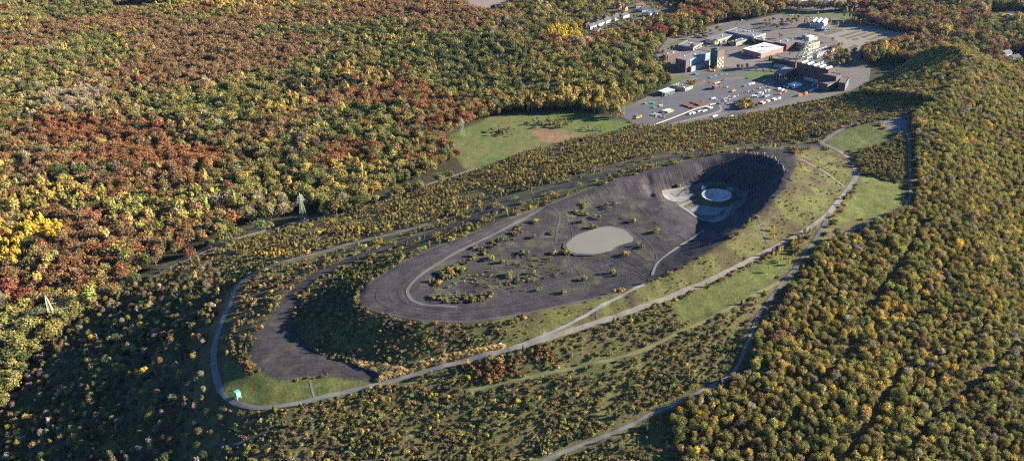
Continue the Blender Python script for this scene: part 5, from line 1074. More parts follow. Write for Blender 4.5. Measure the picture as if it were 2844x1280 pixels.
for f_, tx in ((f1, -3.2), (f2, 3.2)):
    tp = np.array([-T_, tx, H * .97]); f_[1] = np.clip(f_[1], -9, 9) if False else f_[1]
    beam('strut', hf, f_, tp, .85)
    segs_m = [(f_ * (1 - s_) + tp * s_) for s_ in np.linspace(.1, .9, 8)]
sg = []
for s_ in np.linspace(.15, .9, 7):
    p = f1 * (1 - s_) + np.array([-T_, -3.2, H * .97]) * s_; q = f2 * (1 - s_) + np.array([-T_, 3.2, H * .97]) * s_; sg.append((p, q, .35, .35))
for (a1, b1, _, _), (a2, b2, _, _) in zip(sg[:-1], sg[1:]): sg.append((a1, b2, .22, .22)) if len(sg) < 40 else None
tubes('strut_bracing', hf, steelc, sg, 4)
pf = pbox(hf, 'platform', steelc, -T_ - 1.5, T_ + 1.5, -4.5, 4.5, H - .2, H + .7)
pbox(hf, 'crown_box', steelc, -T_ - 1, T_ + 1, -3.6, 3.6, H + .7, H + 5.0); pbox(hf, 'crown_roof', white, -T_ - 1.6, T_ + 1.6, -4.2, 4.2, H + 5.0, H + 5.6)
for z in (H - 4.5, H - 9):
    for y in (-1.6, 1.6):
        segs = []
        for k in range(16):
            a1, a2 = 2 * math.pi * k / 16, 2 * math.pi * (k + 1) / 16; segs.append(((3.0 * math.cos(a1), y, z + 3.0 * math.sin(a1)), (3.0 * math.cos(a2), y, z + 3.0 * math.sin(a2)), .22, .22))
        for k in range(4): segs.append(((3 * math.cos(k * .785), y, z + 3 * math.sin(k * .785)), (-3 * math.cos(k * .785), y, z - 3 * math.sin(k * .785)), .12, .12))
        tubes('sheave_wheel', hf, roofd, segs, 4)

# ------------------------------------------------------------------ terraced houses
redroof = mat('red_tiles', (.26, .09, .06), .9, .15, .6); darkroof = mat('slate_tiles', (.085, .08, .085), .9, .2, .6); gbrick = mat('gable_brick', (.36, .19, .14), .9, .1, .6)
def house(F, Rr, L, h, label, wm_, rm_, nwin=4, along='x', pitch=3.6):
    o_, rz, a, b_ = frame3(F, Rr, L, h); b_ = min(max(b_, 8), 12); e = empty('house', o_, rz); tag(e, label, 'house', 'houses among the trees')
    gwall('wall', e, wm_, 0, a, 0, b_, h, h + pitch - .2, along); rf = gable('roof', e, rm_, 0, a, 0, b_, h + .1, h + pitch, .4, along)
    sub(rf, pbox(e, 'chimney', brick, a * .4, a * .4 + 1, b_ * .5, b_ * .5 + 1, h + 2, h + pitch + 1.4))
    for z in (1.0, 3.8):
        win_row(e, None, 'r', a, z, z + 1.5, nwin, fill=.4); win_row(e, None, 'l', b_, z, z + 1.5, 2, fill=.35)
    pbox(e, 'door', roofd, a * .47, a * .53, -.1, -.004, 0, 2.1)
    return e
for i, (x, y) in enumerate(((345,640),(540,570),(720,500),(930,430),(1130,390))):
    house(ZH(x, y), ZH(x + 140, y - 50), ZH(x - 40, y - 40), 6, 'white fronted terraced house with slate roof, number %s along the lane from the forest' % ['one', 'two', 'three', 'four', 'five'][i], white, darkroof, 6)
for i, (x, y) in enumerate(((265,560),(495,490),(718,410),(945,340))):
    house(ZH(x, y), ZH(x + 75, y - 12), ZH(x - 45, y - 50), 6, 'brick gabled house behind the white terrace, %s along the back lane' % ['first', 'second', 'third', 'fourth'][i], gbrick, redroof, 2, 'y', 4.2)
house(ZH(1170,210), ZH(1240,185), ZH(1130,190), 6, 'brick gabled house where the lane meets the trees', gbrick, redroof, 2, 'y', 4.2)
house(ZH(1020,145), ZH(1085,125), ZH(980,125), 6, 'farthest brick gabled house in the shade', gbrick, redroof, 2, 'y', 4.2)
house(ZH(1725,425), ZH(1790,405), ZH(1700,400), 5, 'small white gabled house alone in shadow', white, darkroof, 2, 'y', 4)
house(ZH(480,860), ZH(570,820), ZH(420,830), 6, 'white house closest to the tall pylon', white, darkroof, 3)
house(ZH(550,790), ZH(625,720), ZH(520,760), 5, 'white gabled annex beside the nearest house', white, roofg, 2)
for i, (x, y, L_) in enumerate(((1440,140,200),(1580,230,190),(1900,310,130),(1765,330,70))):
    house(ZH(x, y), ZH(x + L_, y - 22), ZH(x - 30, y - 45), 6, '%s row of shaded white houses under the trees' % ['farthest', 'middle', 'widest near', 'shortest'][i], mat('blue_white', (.62, .68, .72), .7, .06, .5), redroof if i == 0 else darkroof, 8)  # bluish white walls: the shade under the trees is put into their colour
# ------------------------------------------------------------------ vehicles
CARS = {}
def car_proto(m_):
    vs = [(-2.1, -.85, .35), (2.1, -.85, .35), (2.1, .85, .35), (-2.1, .85, .35), (-2.1, -.85, .85), (2.05, -.82, .78), (2.05, .82, .78), (-2.1, .85, .85)]
    b_ = mesh('body', vs, [(3, 2, 1, 0), (4, 5, 6, 7), (0, 1, 5, 4), (1, 2, 6, 5), (2, 3, 7, 6), (3, 0, 4, 7)], [m_])
    vs = [(-1.8, -.78, .84), (1.1, -.78, .80), (1.1, .78, .80), (-1.8, .78, .84), (-1.3, -.65, 1.42), (.35, -.65, 1.42), (.35, .65, 1.42), (-1.3, .65, 1.42)]
    c = mesh('cabin', vs, [(3, 2, 1, 0), (4, 5, 6, 7), (0, 1, 5, 4), (1, 2, 6, 5), (2, 3, 7, 6), (3, 0, 4, 7)], [glass])
    return b_, c
wheelv, wheelf = ring_mesh(.12, .33, -.1, .1, 12); wheelm = mesh('wheel', wheelv, wheelf, [rubber])
CC = {'white': (.72, .72, .72), 'silver': (.42, .43, .44), 'black': (.03, .03, .035), 'blue': (.06, .13, .32), 'red': (.38, .04, .04), 'grey': (.18, .18, .19)}
def car(x, y, cn, label, z=0.25, rz=None):
    m_ = mat('car_' + cn, CC[cn], .35, .03, 1., 0, .5)
    if cn not in CARS: CARS[cn] = car_proto(m_)
    p = at_s(x, y, z); e = empty('car', (p[0], p[1], z), rng.uniform(.2, .9) if rz is None else rz); tag(e, label, 'car', 'cars parked round the mine')
    obj('body', CARS[cn][0], e); obj('cabin', CARS[cn][1], e)
    pbox(e, 'roof', m_, -1.25, .3, -.62, .62, 1.425, 1.47)
    for a in (-1.3, 1.3):
        for s_ in (-.8, .8): w_ = obj('wheel', wheelm, e, (a, s_, .33)); w_.rotation_euler.x = math.pi / 2
cn_ = list(CC)
for i, (x, y) in enumerate(((1760,195),(1790,180),(1830,160),(1870,190),(1660,250),(1690,238),(1870,148),(1920,142))): car(*Z5(x, y), cn_[i % 6], '%s car parked in the row nearest the headframe annex, spot %s' % (cn_[i % 6], 'abcdefgh'[i]) if False else '%s car in the row below the headframe annex' % cn_[i % 6])
for i, (x, y) in enumerate(((1500,278),(1525,270),(1550,262),(1575,254),(1600,246),(1625,238),(1650,230),(1680,222))): car(*Z5(x, y), cn_[(i * 2 + 1 + i // 3) % 6], '%s car in the dark parked row of the yard' % cn_[(i * 2 + 1 + i // 3) % 6], .25, .75)
for i, (x, y) in enumerate(((1230,50),(1300,30),(1610,80),(1330,100),(1170,125),(1345,190),(1370,186))): car(*Z5(x, y), cn_[i % 6], '%s car standing apart on the tarmac %s' % (cn_[i % 6], ['by the coal hall', 'near the pale track', 'beside the shaded lawn', 'at the yard mouth', 'beside the kerb bend', 'beside the light mast', 'close to another car by the mast'][i]))
for i, (x, y) in enumerate(((650,375),(690,372),(820,360),(870,370),(845,378),(1130,435),(1160,440),(1190,432))): car(*ZT(x, y), ['white', 'white', 'white', 'silver', 'black', 'white', 'blue', 'white'][i], '%s car parked on the grass by the poplars' % ['white', 'white', 'white', 'silver', 'black', 'white', 'blue', 'white'][i], .2)
for i, (x, y) in enumerate(((1380,60),(1510,75),(1270,150),(1090,245))): car(*ZB(x, y), ['white', 'black', 'red', 'silver'][i], '%s car on the road behind the sheds' % ['white', 'black', 'red', 'silver'][i], .25, .45)
TRK = {}
def truck(x, y, colr, label, rz, L_=13.0):
    m_ = mat('trailer_' + colr[0], colr[1], .5, .05, .5); p = at_s(x, y, .2); e = empty('truck', (p[0], p[1], .2), rz); tag(e, label, 'truck', 'trucks in the lorry park')
    pbox(e, 'trailer', m_, -L_ / 2, L_ / 2, -1.3, 1.3, 1.1, 4.0); pbox(e, 'chassis', rubber, -L_ / 2 + .3, L_ / 2 + 3, -.5, .5, .6, 1.1)
    cb = pbox(e, 'cab', mat('cab_' + colr[0], colr[1], .4, .03, 1.), L_ / 2 + .6, L_ / 2 + 2.9, -1.25, 1.25, .9, 3.6); sub(cb, pbox(e, 'windscreen', glass, L_ / 2 + 2.905, L_ / 2 + 2.98, -1.1, 1.1, 2.2, 3.3))
    for a in (-L_ / 2 + 1.5, -L_ / 2 + 2.8, L_ / 2 - 1., L_ / 2 + 1.9):
        for s_ in (-1.1, 1.1): w_ = obj('wheel', wheelm, e, (a, s_, .5), 0, (1.5, 1.5, 1.5)); w_.rotation_euler.x = math.pi / 2
TW = ('white', (.74, .75, .76)); TB = ('blue', (.12, .25, .5)); TR_ = ('red', (.42, .07, .08)); TY = ('yellow', (.55, .33, .04)); TS = ('silver', (.5, .52, .55))
for x, y, c, lab in ((720,105,TS,'silver truck at the near end of the lorry park'), (900,70,TW,'white truck in the second row of the lorry park'), (1080,120,TW,'white truck in the middle of the near row'), (1000,60,TW,'long white truck behind the middle of the near row'), (1300,150,TW,'white truck with pale blue sides near the yellow truck'), (1500,165,TB,'blue truck behind the yellow truck'), (1350,210,TY,'yellow truck with a red cab at the near edge'), (1780,140,TW,'white truck at the end of the near row'), (1370,95,TW,'white truck in the third row'), (1500,110,TR_,'red truck between white ones'), (780,30,TW,'white truck at the far edge of the lorry park'), (640,150,TW,'white truck beside the access road'), (1200,20,TB,'blue truck in the far row'), (1450,50,TW,'white truck in the far row'), (1620,70,TS,'silver truck in the far row'), (920,140,TR_,'dark red truck beside the access road'), (1000,185,TW,'white truck parked along the near fence'), (1650,120,TW,'white truck before the glass shed')):
    truck(*ZT(x, y), c, lab, rng.uniform(-.12, .05))
hall('glass_shed', ZT(1860,140), ZT(2140,150), ZT(1850,90), 4, 'long pale blue shed at the end of the lorry park', bluep, bluep, wins=(('r', .6, 3.2, 14, .7),), parapet=.2)
# ------------------------------------------------------------------ yard: skips, containers, stacks, tents, lamp masts
def skip(x, y, colr, label, rz, L_=6.2, W2_=2.4, h=1.7):
    p = at_s(x, y, .25); e = empty('skip', (p[0], p[1], .25), rz); tag(e, label, 'skip', 'open skips on the yard')
    pbox(e, 'floor', rubber, -L_ / 2, L_ / 2, -W2_ / 2, W2_ / 2, .15, .3)
    for s_ in (-1, 1):
        pbox(e, 'side_wall', colr, -L_ / 2, L_ / 2, s_ * W2_ / 2 - .08, s_ * W2_ / 2 + .08, .1, h); pbox(e, 'end_wall', colr, s_ * L_ / 2 - .08, s_ * L_ / 2 + .08, -W2_ / 2 + .09, W2_ / 2 - .09, .1, h)
    for k in range(4): pbox(e, 'rib', colr, -L_ / 2 + L_ * (k + .5) / 4 - .1, -L_ / 2 + L_ * (k + .5) / 4 + .1, -W2_ / 2 - .22, -W2_ / 2 - .085, .1, h - .1)
sg_ = mat('skip_green', (.05, .26, .15), .6, .12, 1.); syl = mat('machine_yellow', (.62, .40, .03), .5, .08, 1.); stn = mat('skip_tan', (.45, .34, .22), .7, .1, 1.)
for x, y, m_, lab in ((405,380,sg_,'green skip at the end of the row by the kerb'), (455,365,sg_,'green skip in the middle of the row by the kerb'), (500,372,sg_,'green skip nearest the light mast'), (505,425,sg_,'green skip standing alone in front of the row'), (580,405,stn,'tan skip beside the light mast'), (640,288,sg_,'green skip in front of the open shed'), (690,275,sg_,'second green skip before the open shed'), (1590,170,sg_,'green skip on the pale strip'), (1180,70,mat('teal_paint', (.05, .24, .22), .5, .06, 1.),'teal skip beside the coal hall')): skip(*Z5(x, y), m_, lab, .55)
skip(*Z3(890, 622), mat('teal_paint', (.05, .24, .22)), 'teal skip at the foot of the blue cladding', .5, 7, 3, 3)
def container(x, y, m_, label, rz, L_=6.1, h=2.6, cat='container', name='container', W2_=2.5):
    p = at_s(x, y, .25); e = empty(name, (p[0], p[1], .25), rz); tag(e, label, cat, 'containers on the yard')
    pbox(e, 'body', m_, -L_ / 2, L_ / 2, -W2_ / 2, W2_ / 2, .05, h - .1); pbox(e, 'lid', m_, -L_ / 2 - .05, L_ / 2 + .05, -W2_ / 2 - .05, W2_ / 2 + .05, h - .1, h)
    for k in range(7): pbox(e, 'rib', m_, -L_ / 2 + L_ * (k + .5) / 7 - .09, -L_ / 2 + L_ * (k + .5) / 7 + .09, -W2_ / 2 - .07, -W2_ / 2 - .004, .15, h - .2)
    pbox(e, 'door', steel, -L_ / 2 - .06, -L_ / 2 - .004, -W2_ * .42, W2_ * .42, .2, h - .25)
org = mat('orange_paint', (.60, .24, .05), .6, .08, 1.); redc = mat('container_red', (.40, .09, .06), .7, .12, 1.); blc = mat('container_blue', (.06, .18, .42), .6, .1, 1.)
for x, y, m_, lab, L_, h in ((1990,210,white,'white container at the head of the row beside the tents',6,2.6), (2030,225,white,'second white container of the row beside the tents',6,2.6), (2065,240,org,'orange container at the end of that row',4,2.6), (2005,270,org,'orange tank container standing apart',3,3), (2240,285,redc,'long red container at the edge of the works',9,3), (2310,268,org,'orange machine container next to the red one',5,3.4), (2375,235,white,'white office container near the spoil track',7,3.2), (2462,190,white,'tall white stacked container block',6,5.6), (2425,215,blc,'blue container under the white block',4,3), (2060,180,blc,'blue container behind the tents row',3,2.5), (2095,195,blc,'small blue container by the tents',3,2.5), (2410,165,bluep,'pale blue container in the shade of the hall',9,3), (1845,295,bluep,'long pale glass container among the cars',11,2.6), (1455,228,org,'orange container at the end of the pale strip',4,2.2), (1435,240,stn,'tan crate beside the orange container',3,2), (1640,155,steel,'grey container on the pale strip',6,2.4), (1680,145,white,'white container on the pale strip',6,2.4), (1815,118,stn,'small tan cabin by the shaded lawn',4,2.8), (2200,80,mat('teal_paint', (.05, .24, .22)),'teal container beside the dark hall',5,2.5)):
    container(*Z5(x, y), m_, lab, .55, L_, h)
for i, (x, y) in enumerate(((2155,165), (2200,180))):
    p = at_s(*Z5(x, y), .25); e = empty('tent', (p[0], p[1], .25), .55); tag(e, ['white gabled tent with the shorter roof beside the hall', 'larger white gabled tent in front of the hall'][i], 'tent', 'white storage tents')
    gwall('wall', e, white, -6 - i, 6 + i, -4, 4, 3, 4.8, 'x'); gable('roof', e, mat('tent_fabric', (.78, .78, .77), .6, .04, .5), -6 - i, 6 + i, -4, 4, 3.2, 5.1, .3, 'x'); pbox(e, 'door', steel, -6.1 - i, -6.005 - i, -1.5, 1.5, 0, 2.6)
rust = mat('rusty_steel', (.13, .055, .04), .85, .3, 1.5); slabw = mat('white_slab', (.50, .49, .475), .7, .08, 1.); scrapm = mat('scrap_grey', (.30, .29, .28), .7, .35, 1.5)
def stack(x, y, m_, label, n, L_, W2_, h, rz, spread, name='steel_stack', cat='stack', piece='bar'):
    p = at_s(x, y, .25); e = empty(name, (p[0], p[1], .25), rz); tag(e, label, cat, 'material stacked on the yard')
    rs = np.random.default_rng(int(x * 7 + y)); cnt = max(3, n)
    for k in range(cnt):
        yy = (k % max(1, cnt // 2) - cnt / 4) * W2_ * 1.15 + rs.uniform(-.2, .2); zz = (k // max(1, cnt // 2)) * h; xx = rs.normal(0, spread)
        o = pbox(e, piece, m_, xx - L_ / 2, xx + L_ / 2, yy - W2_ / 2, yy + W2_ / 2, zz + .02, zz + h * .92); o.rotation_euler.z = rs.normal(0, .05 + spread * .03)
for x, y, m_, lab, n, L_, W2_, h in ((870,395,rust,'rusty steel frames in the left block of the yard',12,9,1.0,.8), (915,410,rust,'second rusty stack beside the frames',10,9,1.1,.8), (960,425,rust,'rusty stack at the near corner of the frames',10,8,1.0,.7), (985,365,rust,'rusty plates behind the frames',12,10,1.2,.6), (1040,385,rust,'rusty plates beside the white slabs',12,11,1.2,.7), (1070,350,rust,'small rusty heap behind the plates',6,5,.9,.7), (645,460,steel,'long pale beams stacked near the scrap',12,13,.7,.8), (690,475,stn,'tan beams lying beside the pale beams',10,12,.7,.7), (600,480,rubber,'dark beams in the shade of the pale stack',10,9,.9,.7), (920,502,slabw,'white slabs at the left end of the row',5,4,1.4,.7), (965,490,slabw,'white slab pile second in the row',6,5,1.5,.8), (1030,470,slabw,'white slabs in the middle of the row',5,6,1.4,.6), (1100,465,slabw,'long white slabs lying aslant',4,9,1.2,.7), (1155,430,slabw,'white slab pile at the far end of the row',8,6,1.5,.8), (1220,530,slabw,'white beams lying beside the access road',4,9,1.3,.8), (1425,530,slabw,'small white slabs by the scrub',3,4,1.,.6), (1200,320,steel,'pale pipes on the open tarmac',6,9,.8,.7), (1235,332,blc,'blue pipe bundle beside the pale pipes',4,5,.7,.7), (1180,390,stn,'timber bundle near the kerb',6,7,.8,.6), (1790,370,mat('pink_brick', (.55, .30, .25), .8, .1, 1.),'salmon brick pallets at the works edge',10,7,1.3,1.), (1850,350,mat('pink_brick', (.55, .30, .25)),'salmon pallets beside the white ones',8,6,1.3,1.), (1930,330,slabw,'white pallets beyond the salmon ones',8,7,1.2,.9), (1985,318,slabw,'white pallets at the end of the row',5,6,1.2,.9), (1250,130,stn,'tan pallets along the yard mouth',6,12,.8,.5)):
    stack(*Z5(x, y), m_, lab, n, L_, W2_, h, .62, .5)
for x, y, lab, n in ((520,510,'heap of pale and dark scrap on the yard',22), (560,525,'middle heap of mixed scrap',22), (610,535,'scrap heap at the right end',16), (1360,325,'mixed machine parts beside the access road',20), (1410,312,'machine parts behind the scrub island',18), (1440,300,'pale machine parts by the car row',14), (1330,375,'dark machine parts on the grass patch',18), (1420,380,'pale parts in front of the scrub island',14), (1670,290,'white machines in the centre of the yard',16), (1710,285,'second group of white machines',16), (1760,265,'white machines behind the scrub island',14), (1810,240,'pale machines by the car row',14), (1850,225,'pale machines next to the containers',12), (305,530,'pale parts on the yellow machine',8)):
    p = at_s(*Z5(x, y), .25); e = empty('scrap_heap', (p[0], p[1], .25), .5); tag(e, lab, 'scrap', 'scrap and parts lying on the yard'); rs = np.random.default_rng(int(x + y)); wht = 'white' in lab or 'pale' in lab
    for k in range(n):
        m_ = [slabw if wht else scrapm, steel, rust if not wht else slabw, rubber, scrapm][int(rs.integers(0, 5))]; q = rs.normal(0, 1, 2) * (3.4, 2.2); s_ = rs.uniform(.4, 1.5, 3) * (1.6, .8, .9)
        o = pbox(e, 'piece', m_, q[0] - s_[0], q[0] + s_[0], q[1] - s_[1], q[1] + s_[1], 0, s_[2]); o.rotation_euler.z = rs.uniform(0, 3)
p = at_s(*Z5(315, 550), .25); e = empty('excavator', (p[0], p[1], .25), .6); tag(e, 'yellow machine with a flat loading bed on the open yard', 'machine')
pbox(e, 'bed', syl, -5, 3, -1.4, 1.4, .9, 1.9); pbox(e, 'cab', syl, 3.1, 5.2, -1.3, 1.3, .9, 3.2); pbox(e, 'cab_glass', glass, 5.205, 5.3, -1.1, 1.1, 2.1, 3.0)
for a in (-3.5, -2, 4.):
    for s_ in (-1.2, 1.2): w_ = obj('wheel', wheelm, e, (a, s_, .55), 0, (1.7, 1.7, 1.7)); w_.rotation_euler.x = math.pi / 2
for i, (x, y) in enumerate(((1180,560), (1110,545))):
    p = at_s(*Z3(x, y + 10), .25); e = empty('crane', (p[0], p[1], .25), .9 + i); tag(e, ['orange loader crane at the corner of green tower and cladding', 'orange loader crane with a lower arm before the cladding'][i], 'crane', 'loader cranes by the coal hall')
    pbox(e, 'chassis', org, -2.5, 2.5, -1.2, 1.2, .5, 1.6); pbox(e, 'cab', org, -2.4, -.6, -1.1, 1.1, 1.6, 3.2); tubes('arm', e, org, [((.8, 0, 1.6), (1.8, 0, 7.5 - 2 * i), .3, .25), ((1.8, 0, 7.5 - 2 * i), (5.5, 0, 5.5 - 2 * i), .22, .15)], 5)
    for a in (-1.6, 1.6):
        for s_ in (-1.1, 1.1): w_ = obj('wheel', wheelm, e, (a, s_, .55), 0, (1.7, 1.7, 1.7)); w_.rotation_euler.x = math.pi / 2
for i, ((x, y), H_, lab) in enumerate(((Z3(1010, 948), 22, 'tall lamp mast in the middle of the yard'), (Z5(600, 425), 22, 'tall lamp mast beside the green skips'), (Z3(1370, 838), 22, 'tall lamp mast near the brick hut'), (Z5(147, 522), 14, 'short lamp mast at the corner of the yard'), (Z5(1990, 140), 14, 'lamp mast by the annex'), (ZB(805, 300), 24, 'tall mast behind the long shed'), (ZT(2300, 680), 16, 'lamp mast at the car park trees'), (ZT(1100, 780), 16, 'lamp mast beyond the headframe'), (ZB(2075, 900), 14, 'thin mast in front of the red hall'))):
    p = at_s(x, y, .15); e = empty('lamp_mast', (p[0], p[1], 0), .5); tag(e, lab, 'lamp mast', 'lamp masts of the works')
    tubes('mast', e, steel, [((0, 0, 0), (0, 0, H_), .22, .12)], 6); pbox(e, 'crosspiece', steel, -1.3, 1.3, -.1, .1, H_, H_ + .2)
    for s_ in (-1.1, 1.1): pbox(e, 'lamp_head', white, s_ - .35, s_ + .35, -.3, .3, H_ + .2, H_ + .5)
# kerb wall of the yard
kp = [tuple(at_s(*Z5(*q), 0)[:2]) for q in ((500,634),(700,562),(1000,442),(1238,378))]
kb = empty('kerb_wall', (0, 0, 0)); tag(kb, 'low yellowish kerb wall along the near edge of the yard', 'wall')
for a, b2 in zip(kp[:-1], kp[1:]):
    d = np.array(b2) - np.array(a); L_ = np.hypot(*d); nseg = int(L_ / 6)
    for k in range(nseg):
        c = np.array(a) + d * (k + .5) / nseg; obj('kerb_block', cube_mesh(mat('pale_kerb', (.50, .46, .34), .85, .1, .5)), kb, (c[0], c[1], .5), math.atan2(d[1], d[0]), (L_ / nseg * .96, .6, 1.0))
# ------------------------------------------------------------------ trees of the works
def wt(f, pts, kinds, a, b_, colr, txt='beside the mine buildings'):
    G = np.array([at_s(*f(*q), 0)[:2] for q in pts]); add(G[:, 0], G[:, 1], kinds, a, b_, colr, txt)
wt(Z3, [(1560,545),(1625,555),(1705,530)], dict(twiggy=1), .75, .85, dict(grey=1), 'in the bare row between tower and headframe')
wt(ZT, [(985,650),(1040,640),(1575,665),(1755,700)], dict(tall=1), 1.15, 1.3, dict(gold=.6, yellow=.4), 'of the poplars by the white house')
wt(ZT, [(330,720),(140,560),(250,540),(60,570),(430,560),(1890,580),(2000,570),(2120,560),(2250,620),(2360,600),(2450,620),(1290,395)], dict(broad=1), .6, .95, dict(olive=.5, brown=.2, gold=.3), 'round the fields beyond the mine')
wt(Z1, [(1835,330),(1230,300),(1200,300),(1170,310),(1500,320),(1040,450),(1060,350),(960,460),(1210,420),(1480,500),(930,310),(890,280),(700,560),(720,580),(690,600),(740,545),(660,560),(760,590),(1130,430),(1160,440),(1100,460),(1250,395),(1320,400),(1540,410),(1580,400),(1000,330),(1030,320),(1260,290),(1290,300),(830,470),(860,460),(780,500),(1700,250),(1740,240),(1800,270),(1850,250)], dict(broad=.6, shrub=.4), .55, .95, dict(olive=.5, brown=.35, gold=.15))
wt(Z1, [(1110,305)], dict(broad=1), .55, .6, dict(orange=1)); wt(Z1, [(1355,405),(1415,412),(1730,545),(1745,548),(1280,415)], dict(conifer=1), .8, 1.0, dict(dark=1))
wt(Z4, [(1330,330),(1290,330),(1380,300),(1230,220),(1300,590),(1260,600),(1330,610),(1400,600),(430,900),(460,890),(410,880),(570,810),(545,450),(850,470),(380,150),(410,150),(1560,400),(1600,390)], dict(broad=1), .5, .8, dict(gold=.5, yellow=.1, olive=.4), 'round the headframe hall')
wt(Z5, [(1490,440),(1530,420),(1560,400),(1600,390),(1640,380),(1680,400),(1620,430),(1580,440),(1660,430),(1720,420),(1540,380),(1600,350)], dict(shrub=1), 2.2, 3.6, dict(olive=.5, gold=.3, brown=.2), 'in the scrub island of the yard')
wt(Z3, [(800,790),(850,780),(770,760),(880,760),(240,350),(250,400),(60,420)], dict(shrub=1), 2.2, 3.2, dict(olive=.7, brown=.3), 'at the yard edge by the stores')

wt(Z1, [(1000 + rng.uniform(-160, 160), 300 + rng.uniform(-40, 40)) for _ in range(26)], dict(shrub=1), 1.6, 3.4, dict(olive=.5, brown=.3, gold=.2), 'between the low sheds')
wt(Z1, [(700 + rng.uniform(-70, 130), 590 + rng.uniform(-50, 60)) for _ in range(22)], dict(broad=.5, shrub=.5), .6, 1.0, dict(olive=.5, brown=.2, gold=.3), 'left of the coal hall')
wt(Z4, [(1350 + rng.uniform(-180, 240), 480 + rng.uniform(-130, 120)) for _ in range(46)], dict(broad=1), .5, .9, dict(gold=.4, olive=.4, brown=.2), 'round the headframe hall')
wt(Z1, [(1900 + rng.uniform(-60, 110), 205 + rng.uniform(-25, 30)) for _ in range(9)], dict(broad=1), .6, .9, dict(olive=.5, gold=.3, brown=.2), 'round the fields beyond the mine')
# far buildings and road at the top right
sheet('road', sw([(2745,42),(2800,38),(2844,44),(2900,40),(2900,47),(2844,52),(2790,50),(2750,52)], lambda a, b2: (a, b2)), mat('pale_road', (.18, .172, .165)), 'pale road crossing the woods at the far corner', .3, 10)
for i, (x, y) in enumerate(((2790,150),(2815,162),(2760,12),(2700,8),(2620,6))):
    house((x, y), (x + 22, y - 4), (x - 6, y - 7), 6, ['blue grey house in the wooded hollow at the right edge', 'second house in the hollow at the right edge', 'pale house by the far road', 'small pale house among far trees', 'far house near the lorry park wood'][i], mat('blue_white', (.62, .68, .72)), darkroof if i % 2 else roofg, 5)  # blue of the shade is painted into the wall colour

# ------------------------------------------------------------------ planting: the plants that show largest one by one, the rest as masses
PX = np.concatenate(PLANTS['x']); PY = np.concatenate(PLANTS['y']); PF = np.concatenate(PLANTS['f']); PS = np.concatenate(PLANTS['s']); PCI = np.concatenate(PLANTS['c']); PZN = np.concatenate(PLANTS['z'])
PZ = Zt(PX, PY); NP = len(PX)
PU, PV, PD = proj(np.stack([PX, PY, PZ + PS * 2], 1))
kinds = np.array([f[0] for f in FORMS])[PF]
radius = np.array([f[4] for f in FORMS])[PF] * PS; height = np.array([f[5] for f in FORMS])[PF] * PS
size_px = np.sqrt(radius * height) / np.maximum(PD, 1)
inview = (PU > 5) & (PU < 2570) & (PV > 5) & (PV < 1150)
# seen over the terrain?
vis = inview.copy()
for s_ in np.linspace(.02, .6, 30):
    q = np.stack([PX, PY, PZ + height * .8], 1) * (1 - s_) + CAM * s_; vis &= q[:, 2] > Zt(q[:, 0], q[:, 1]) - .2
treeish = np.isin(kinds, ['broad', 'tall', 'twiggy', 'ragged']); con = kinds == 'conifer'; shr = ~treeish & ~con
COLW = dict(rust='rust brown', brown='brown', orange='orange', yellow='bright yellow', gold='golden', olive='olive green', green='mid green', reed='straw coloured', dark='dark green', tan='pale bare', ygreen='yellow green', grey='greyish bare', red='dark red', mauve='purplish', sage='grey green')
FW = dict(ragged='loose-crowned tree', thicket='spreading shrub', broad='round-crowned tree', tall='slender tree', twiggy='thin twiggy tree', conifer='conifer', shrub='rounded shrub', sapling='young tree', heather='low twiggy shrub')
CAT = dict(ragged='tree', thicket='shrub', broad='tree', tall='tree', twiggy='tree', conifer='conifer', shrub='shrub', sapling='sapling', heather='shrub')
NAME = dict(ragged='loose_crowned_tree', thicket='spreading_shrub', broad='deciduous_tree', tall='slender_tree', twiggy='twiggy_tree', conifer='conifer_tree', shrub='shrub', sapling='young_tree', heather='low_shrub')
SHORT = {'in the autumn forest on the plain': 'in the forest', 'in the dense wood on the sunlit flank': 'in the flank wood', 'in the scrub below the gravel path': 'in the near scrub', 'on the far slope between heap and forest': 'on the far slope', 'on the shaded flank of the heap': 'on the shaded flank', 'on the grass slope below the crater rim': 'on the rim slope', 'in a bright autumn clump on the heap': 'in a bright clump', 'on the shaded nose below the shale plateau': 'on the shaded nose', 'among the golden reeds by the ridge road': 'among golden reeds', 'on the black shale plateau': 'on black shale', 'standing alone in the near scrub': 'alone in scrub', 'on the bank between the terraces': 'on the terrace bank', 'on the upper slopes of the heap': 'on upper slopes', 'in the copse between the two lawns': 'in the copse', 'in the bare row between tower and headframe': 'in the bare row', 'of the poplars by the white house': 'by the white house', 'round the fields beyond the mine': 'beyond the mine', 'in the scrub island of the yard': 'in the yard island', 'at the yard edge by the stores': 'at the yard edge', 'in a thicket on the meadow': 'on the meadow'}
single = np.zeros(NP, bool)
for grp in (treeish, con, shr):
    k = np.where(grp & vis)[0]; k = k[np.argsort(-size_px[k])][:300]; single[k] = True
jitc = 1 + (rng.random((NP, 3)) - .5) * .16; jitb = rng.uniform(.72, 1.28, (NP, 1))
LC = np.clip(PC[PCI] * jitc * jitb, .01, .75)
ROTZ = rng.uniform(0, 6.283, NP); SZ = PS * rng.uniform(.88, 1.12, NP)
def place(u, v):
    return ['far left', 'left', 'mid left', 'centre', 'mid right', 'right', 'far right'][min(6, int(u / 2575 * 7))] + ', ' + ['top', 'upper', 'middle', 'lower', 'bottom'][min(4, int(v / 1159 * 5))] + ' band'
SZW = np.full(NP, 'mid-sized', dtype=object)
for k_ in set(kinds):
    q_ = np.where(single & (kinds == k_))[0]
    if len(q_) > 5: lo_, hi_ = np.percentile(height[q_], (33, 67)); SZW[q_[height[q_] < lo_]] = 'small'; SZW[q_[height[q_] > hi_]] = 'big'
PQ = np.argsort(np.argsort(height))
